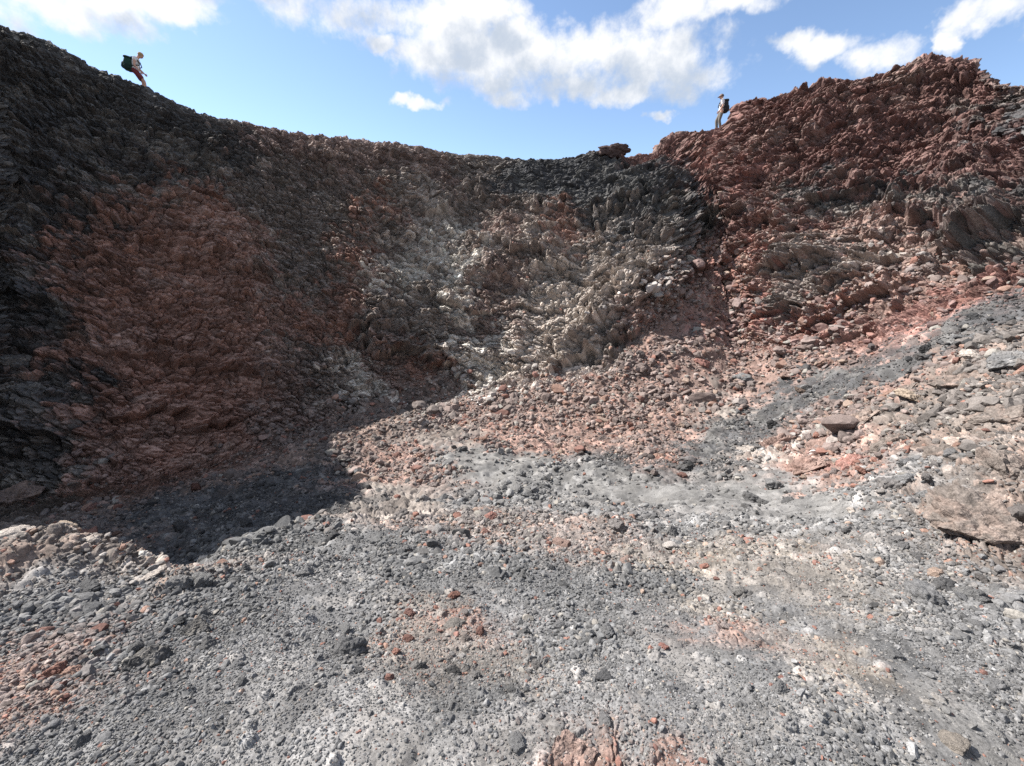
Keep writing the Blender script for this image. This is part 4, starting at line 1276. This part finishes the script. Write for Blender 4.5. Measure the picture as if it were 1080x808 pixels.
# fair-weather clouds: (azimuth, elevation, half width, half height in degrees, weight)
CLOUDS = [(-41.7, 20.6, 5.5, 1.8, 1.0), (-35.9, 22.2, 6.0, 1.5, 1.0), (-31.1, 23.5, 2.4, 0.8, 0.7), (-21.3, 25.3, 5.7, 1.9, 0.75), (-16.1, 25.3, 4.5, 1.8, 0.7), (-15.3, 23.1, 2.4, 0.8, 0.8), (-18.2, 24.2, 3.0, 1.0, 0.6), (-7.5, 25.4, 5.3, 2.4, 1.05), (-2.1, 26.3, 4.3, 1.8, 1.0), (-9.2, 22.1, 3.7, 1.7, 0.9), (-4.4, 21.9, 8.8, 3.1, 1.2), (2.2, 22.5, 9.1, 3.4, 1.2), (9.7, 22.6, 7.7, 3.0, 1.15), (6.6, 19.6, 7.5, 1.3, 0.8), (0.6, 19.0, 4.5, 1.0, 0.7), (17.0, 21.5, 6.3, 2.9, 0.9), (12.6, 18.8, 3.6, 1.1, 0.95), (19.4, 21.6, 3.8, 2.3, 0.7), (19.2, 19.3, 4.8, 1.6, 0.5), (18.5, 25.0, 5.1, 1.8, 0.95), (24.0, 24.5, 4.4, 1.2, 0.9), (-11.4, 17.8, 2.7, 0.7, 1.0), (29.4, 21.0, 2.4, 1.2, 1.0), (32.1, 19.8, 3.7, 1.4, 0.95), (36.3, 18.5, 2.6, 1.1, 0.7), (43.5, 19.8, 3.4, 1.3, 1.0), (41.3, 20.0, 1.8, 1.1, 0.9), (41.1, 18.6, 0.9, 0.8, 0.9), (17.5, 16.3, 1.4, 0.4, 0.5), (-48.2, 18.2, 4.6, 2.0, 0.9), (49.7, 18.7, 3.7, 2.2, 0.9), (-27.5, 28.5, 14.4, 2.3, 1.0), (8.1, 32.4, 11.5, 2.2, 1.0), (33.0, 26.6, 7.9, 2.0, 0.9)]

def cloud_group():
    g = bpy.data.node_groups.new('cloud_density', 'ShaderNodeTree')
    g.interface.new_socket('Vector', in_out='INPUT', socket_type='NodeSocketVector')
    g.interface.new_socket('Density', in_out='OUTPUT', socket_type='NodeSocketFloat')
    g.interface.new_socket('Billow', in_out='OUTPUT', socket_type='NodeSocketFloat')
    gi = g.nodes.new('NodeGroupInput'); go = g.nodes.new('NodeGroupOutput')
    def m(op, a, b=None, c=None):
        n = g.nodes.new('ShaderNodeMath'); n.operation = op
        for k, v in enumerate((a, b, c)):
            if v is None: continue
            if isinstance(v, (int, float)): n.inputs[k].default_value = v
            else: g.links.new(v, n.inputs[k])
        return n.outputs[0]
    def noise(scale, detail, rough):
        n = g.nodes.new('ShaderNodeTexNoise'); n.inputs['Scale'].default_value = scale; n.inputs['Detail'].default_value = detail
        n.inputs['Roughness'].default_value = rough; g.links.new(gi.outputs[0], n.inputs['Vector']); return n
    sep = g.nodes.new('ShaderNodeSeparateXYZ'); g.links.new(gi.outputs[0], sep.inputs[0])
    wn = noise(9.0, 5, .6); ws = g.nodes.new('ShaderNodeSeparateXYZ'); g.links.new(wn.outputs['Color'], ws.inputs[0])
    az = m('MULTIPLY', m('ARCTAN2', sep.outputs[0], sep.outputs[1]), 57.2958)
    el = m('MULTIPLY', m('ARCSINE', sep.outputs[2]), 57.2958)
    az = m('ADD', az, m('MULTIPLY', m('SUBTRACT', ws.outputs[0], .5), 9.0))
    el = m('ADD', el, m('MULTIPLY', m('SUBTRACT', ws.outputs[1], .5), 5.5))
    acc = None
    for a, e, w, h, k in CLOUDS:
        da = m('DIVIDE', m('SUBTRACT', az, a), w); de = m('DIVIDE', m('SUBTRACT', el, e), h)
        r = m('ADD', m('MULTIPLY', da, da), m('MULTIPLY', de, de))
        v = m('MULTIPLY', m('SUBTRACT', 1.0, r), k)
        acc = v if acc is None else m('SMOOTH_MAX', acc, v, .25)
    # broken cloud added out of view, overhead and behind, for whiter fill light
    n0 = noise(3.2, 4, .5)
    hi = g.nodes.new('ShaderNodeMapRange'); hi.inputs['From Min'].default_value = 36; hi.inputs['From Max'].default_value = 50; g.links.new(el, hi.inputs['Value'])
    bk = g.nodes.new('ShaderNodeMapRange'); bk.inputs['From Min'].default_value = .25; bk.inputs['From Max'].default_value = -.15; g.links.new(sep.outputs[1], bk.inputs['Value'])
    away = m('MAXIMUM', hi.outputs[0], bk.outputs[0])
    far = m('ADD', m('MULTIPLY', m('SUBTRACT', n0.outputs['Fac'], .42), 7.0), m('MULTIPLY', m('SUBTRACT', away, 1.0), 8.0))
    acc = m('MAXIMUM', acc, m('MINIMUM', far, 1.2))
    n1 = noise(16.0, 8, .62)
    d = m('ADD', acc, m('MULTIPLY', m('SUBTRACT', n1.outputs['Fac'], .5), 3.5))
    g.links.new(d, go.inputs[0]); g.links.new(n1.outputs['Fac'], go.inputs[1])
    return g
CG = cloud_group()
tc = node(nt, 'ShaderNodeTexCoord')
def cg(vec):
    n = nt.nodes.new('ShaderNodeGroup'); n.node_tree = CG; nt.links.new(vec, n.inputs[0]); return n
c0 = cg(tc.outputs['Generated'])
sh = node(nt, 'ShaderNodeVectorMath', operation='ADD'); sh.inputs[1].default_value = (-.030, .01, .045)
nt.links.new(tc.outputs['Generated'], sh.inputs[0]); c1 = cg(sh.outputs[0])
def mrange(src, a, b, lo, hi):
    n = node(nt, 'ShaderNodeMapRange', interpolation_type='SMOOTHSTEP')
    for k, v in (('From Min', a), ('From Max', b), ('To Min', lo), ('To Max', hi)): n.inputs[k].default_value = v
    nt.links.new(src, n.inputs['Value']); return n.outputs['Result']
cover = mrange(c0.outputs[0], -.40, 1.0, 0, .97)
lit = mrange(c1.outputs[0], -.2, 1.5, 1.0, 0.0)             # how much cloud lies towards the sun
ramp = node(nt, 'ShaderNodeMix', data_type='RGBA'); nt.links.new(lit, ramp.inputs[0])
ramp.inputs[6].default_value = (1.85, 2.08, 2.42, 1); ramp.inputs[7].default_value = (3.3, 3.32, 3.35, 1)
hz = node(nt, 'ShaderNodeMix', data_type='RGBA', blend_type='MULTIPLY'); hz.inputs[0].default_value = 1
nt.links.new(sky.outputs[0], hz.inputs[6]); hz.inputs[7].default_value = (.78, .75, .715, 1)
mix = node(nt, 'ShaderNodeMix', data_type='RGBA'); nt.links.new(cover, mix.inputs[0])
nt.links.new(hz.outputs[2], mix.inputs[6]); nt.links.new(ramp.outputs[2], mix.inputs[7])
nt.links.new(mix.outputs[2], bg.inputs['Color'])


scene.view_settings.view_transform = 'Standard'; scene.view_settings.look = 'None'
scene.view_settings.gamma = 1; scene.view_settings.use_curve_mapping = False
scene.view_settings.exposure = 1.22
scene.cycles.use_denoising = False
scene.cycles.max_bounces = 6; scene.cycles.diffuse_bounces = 4
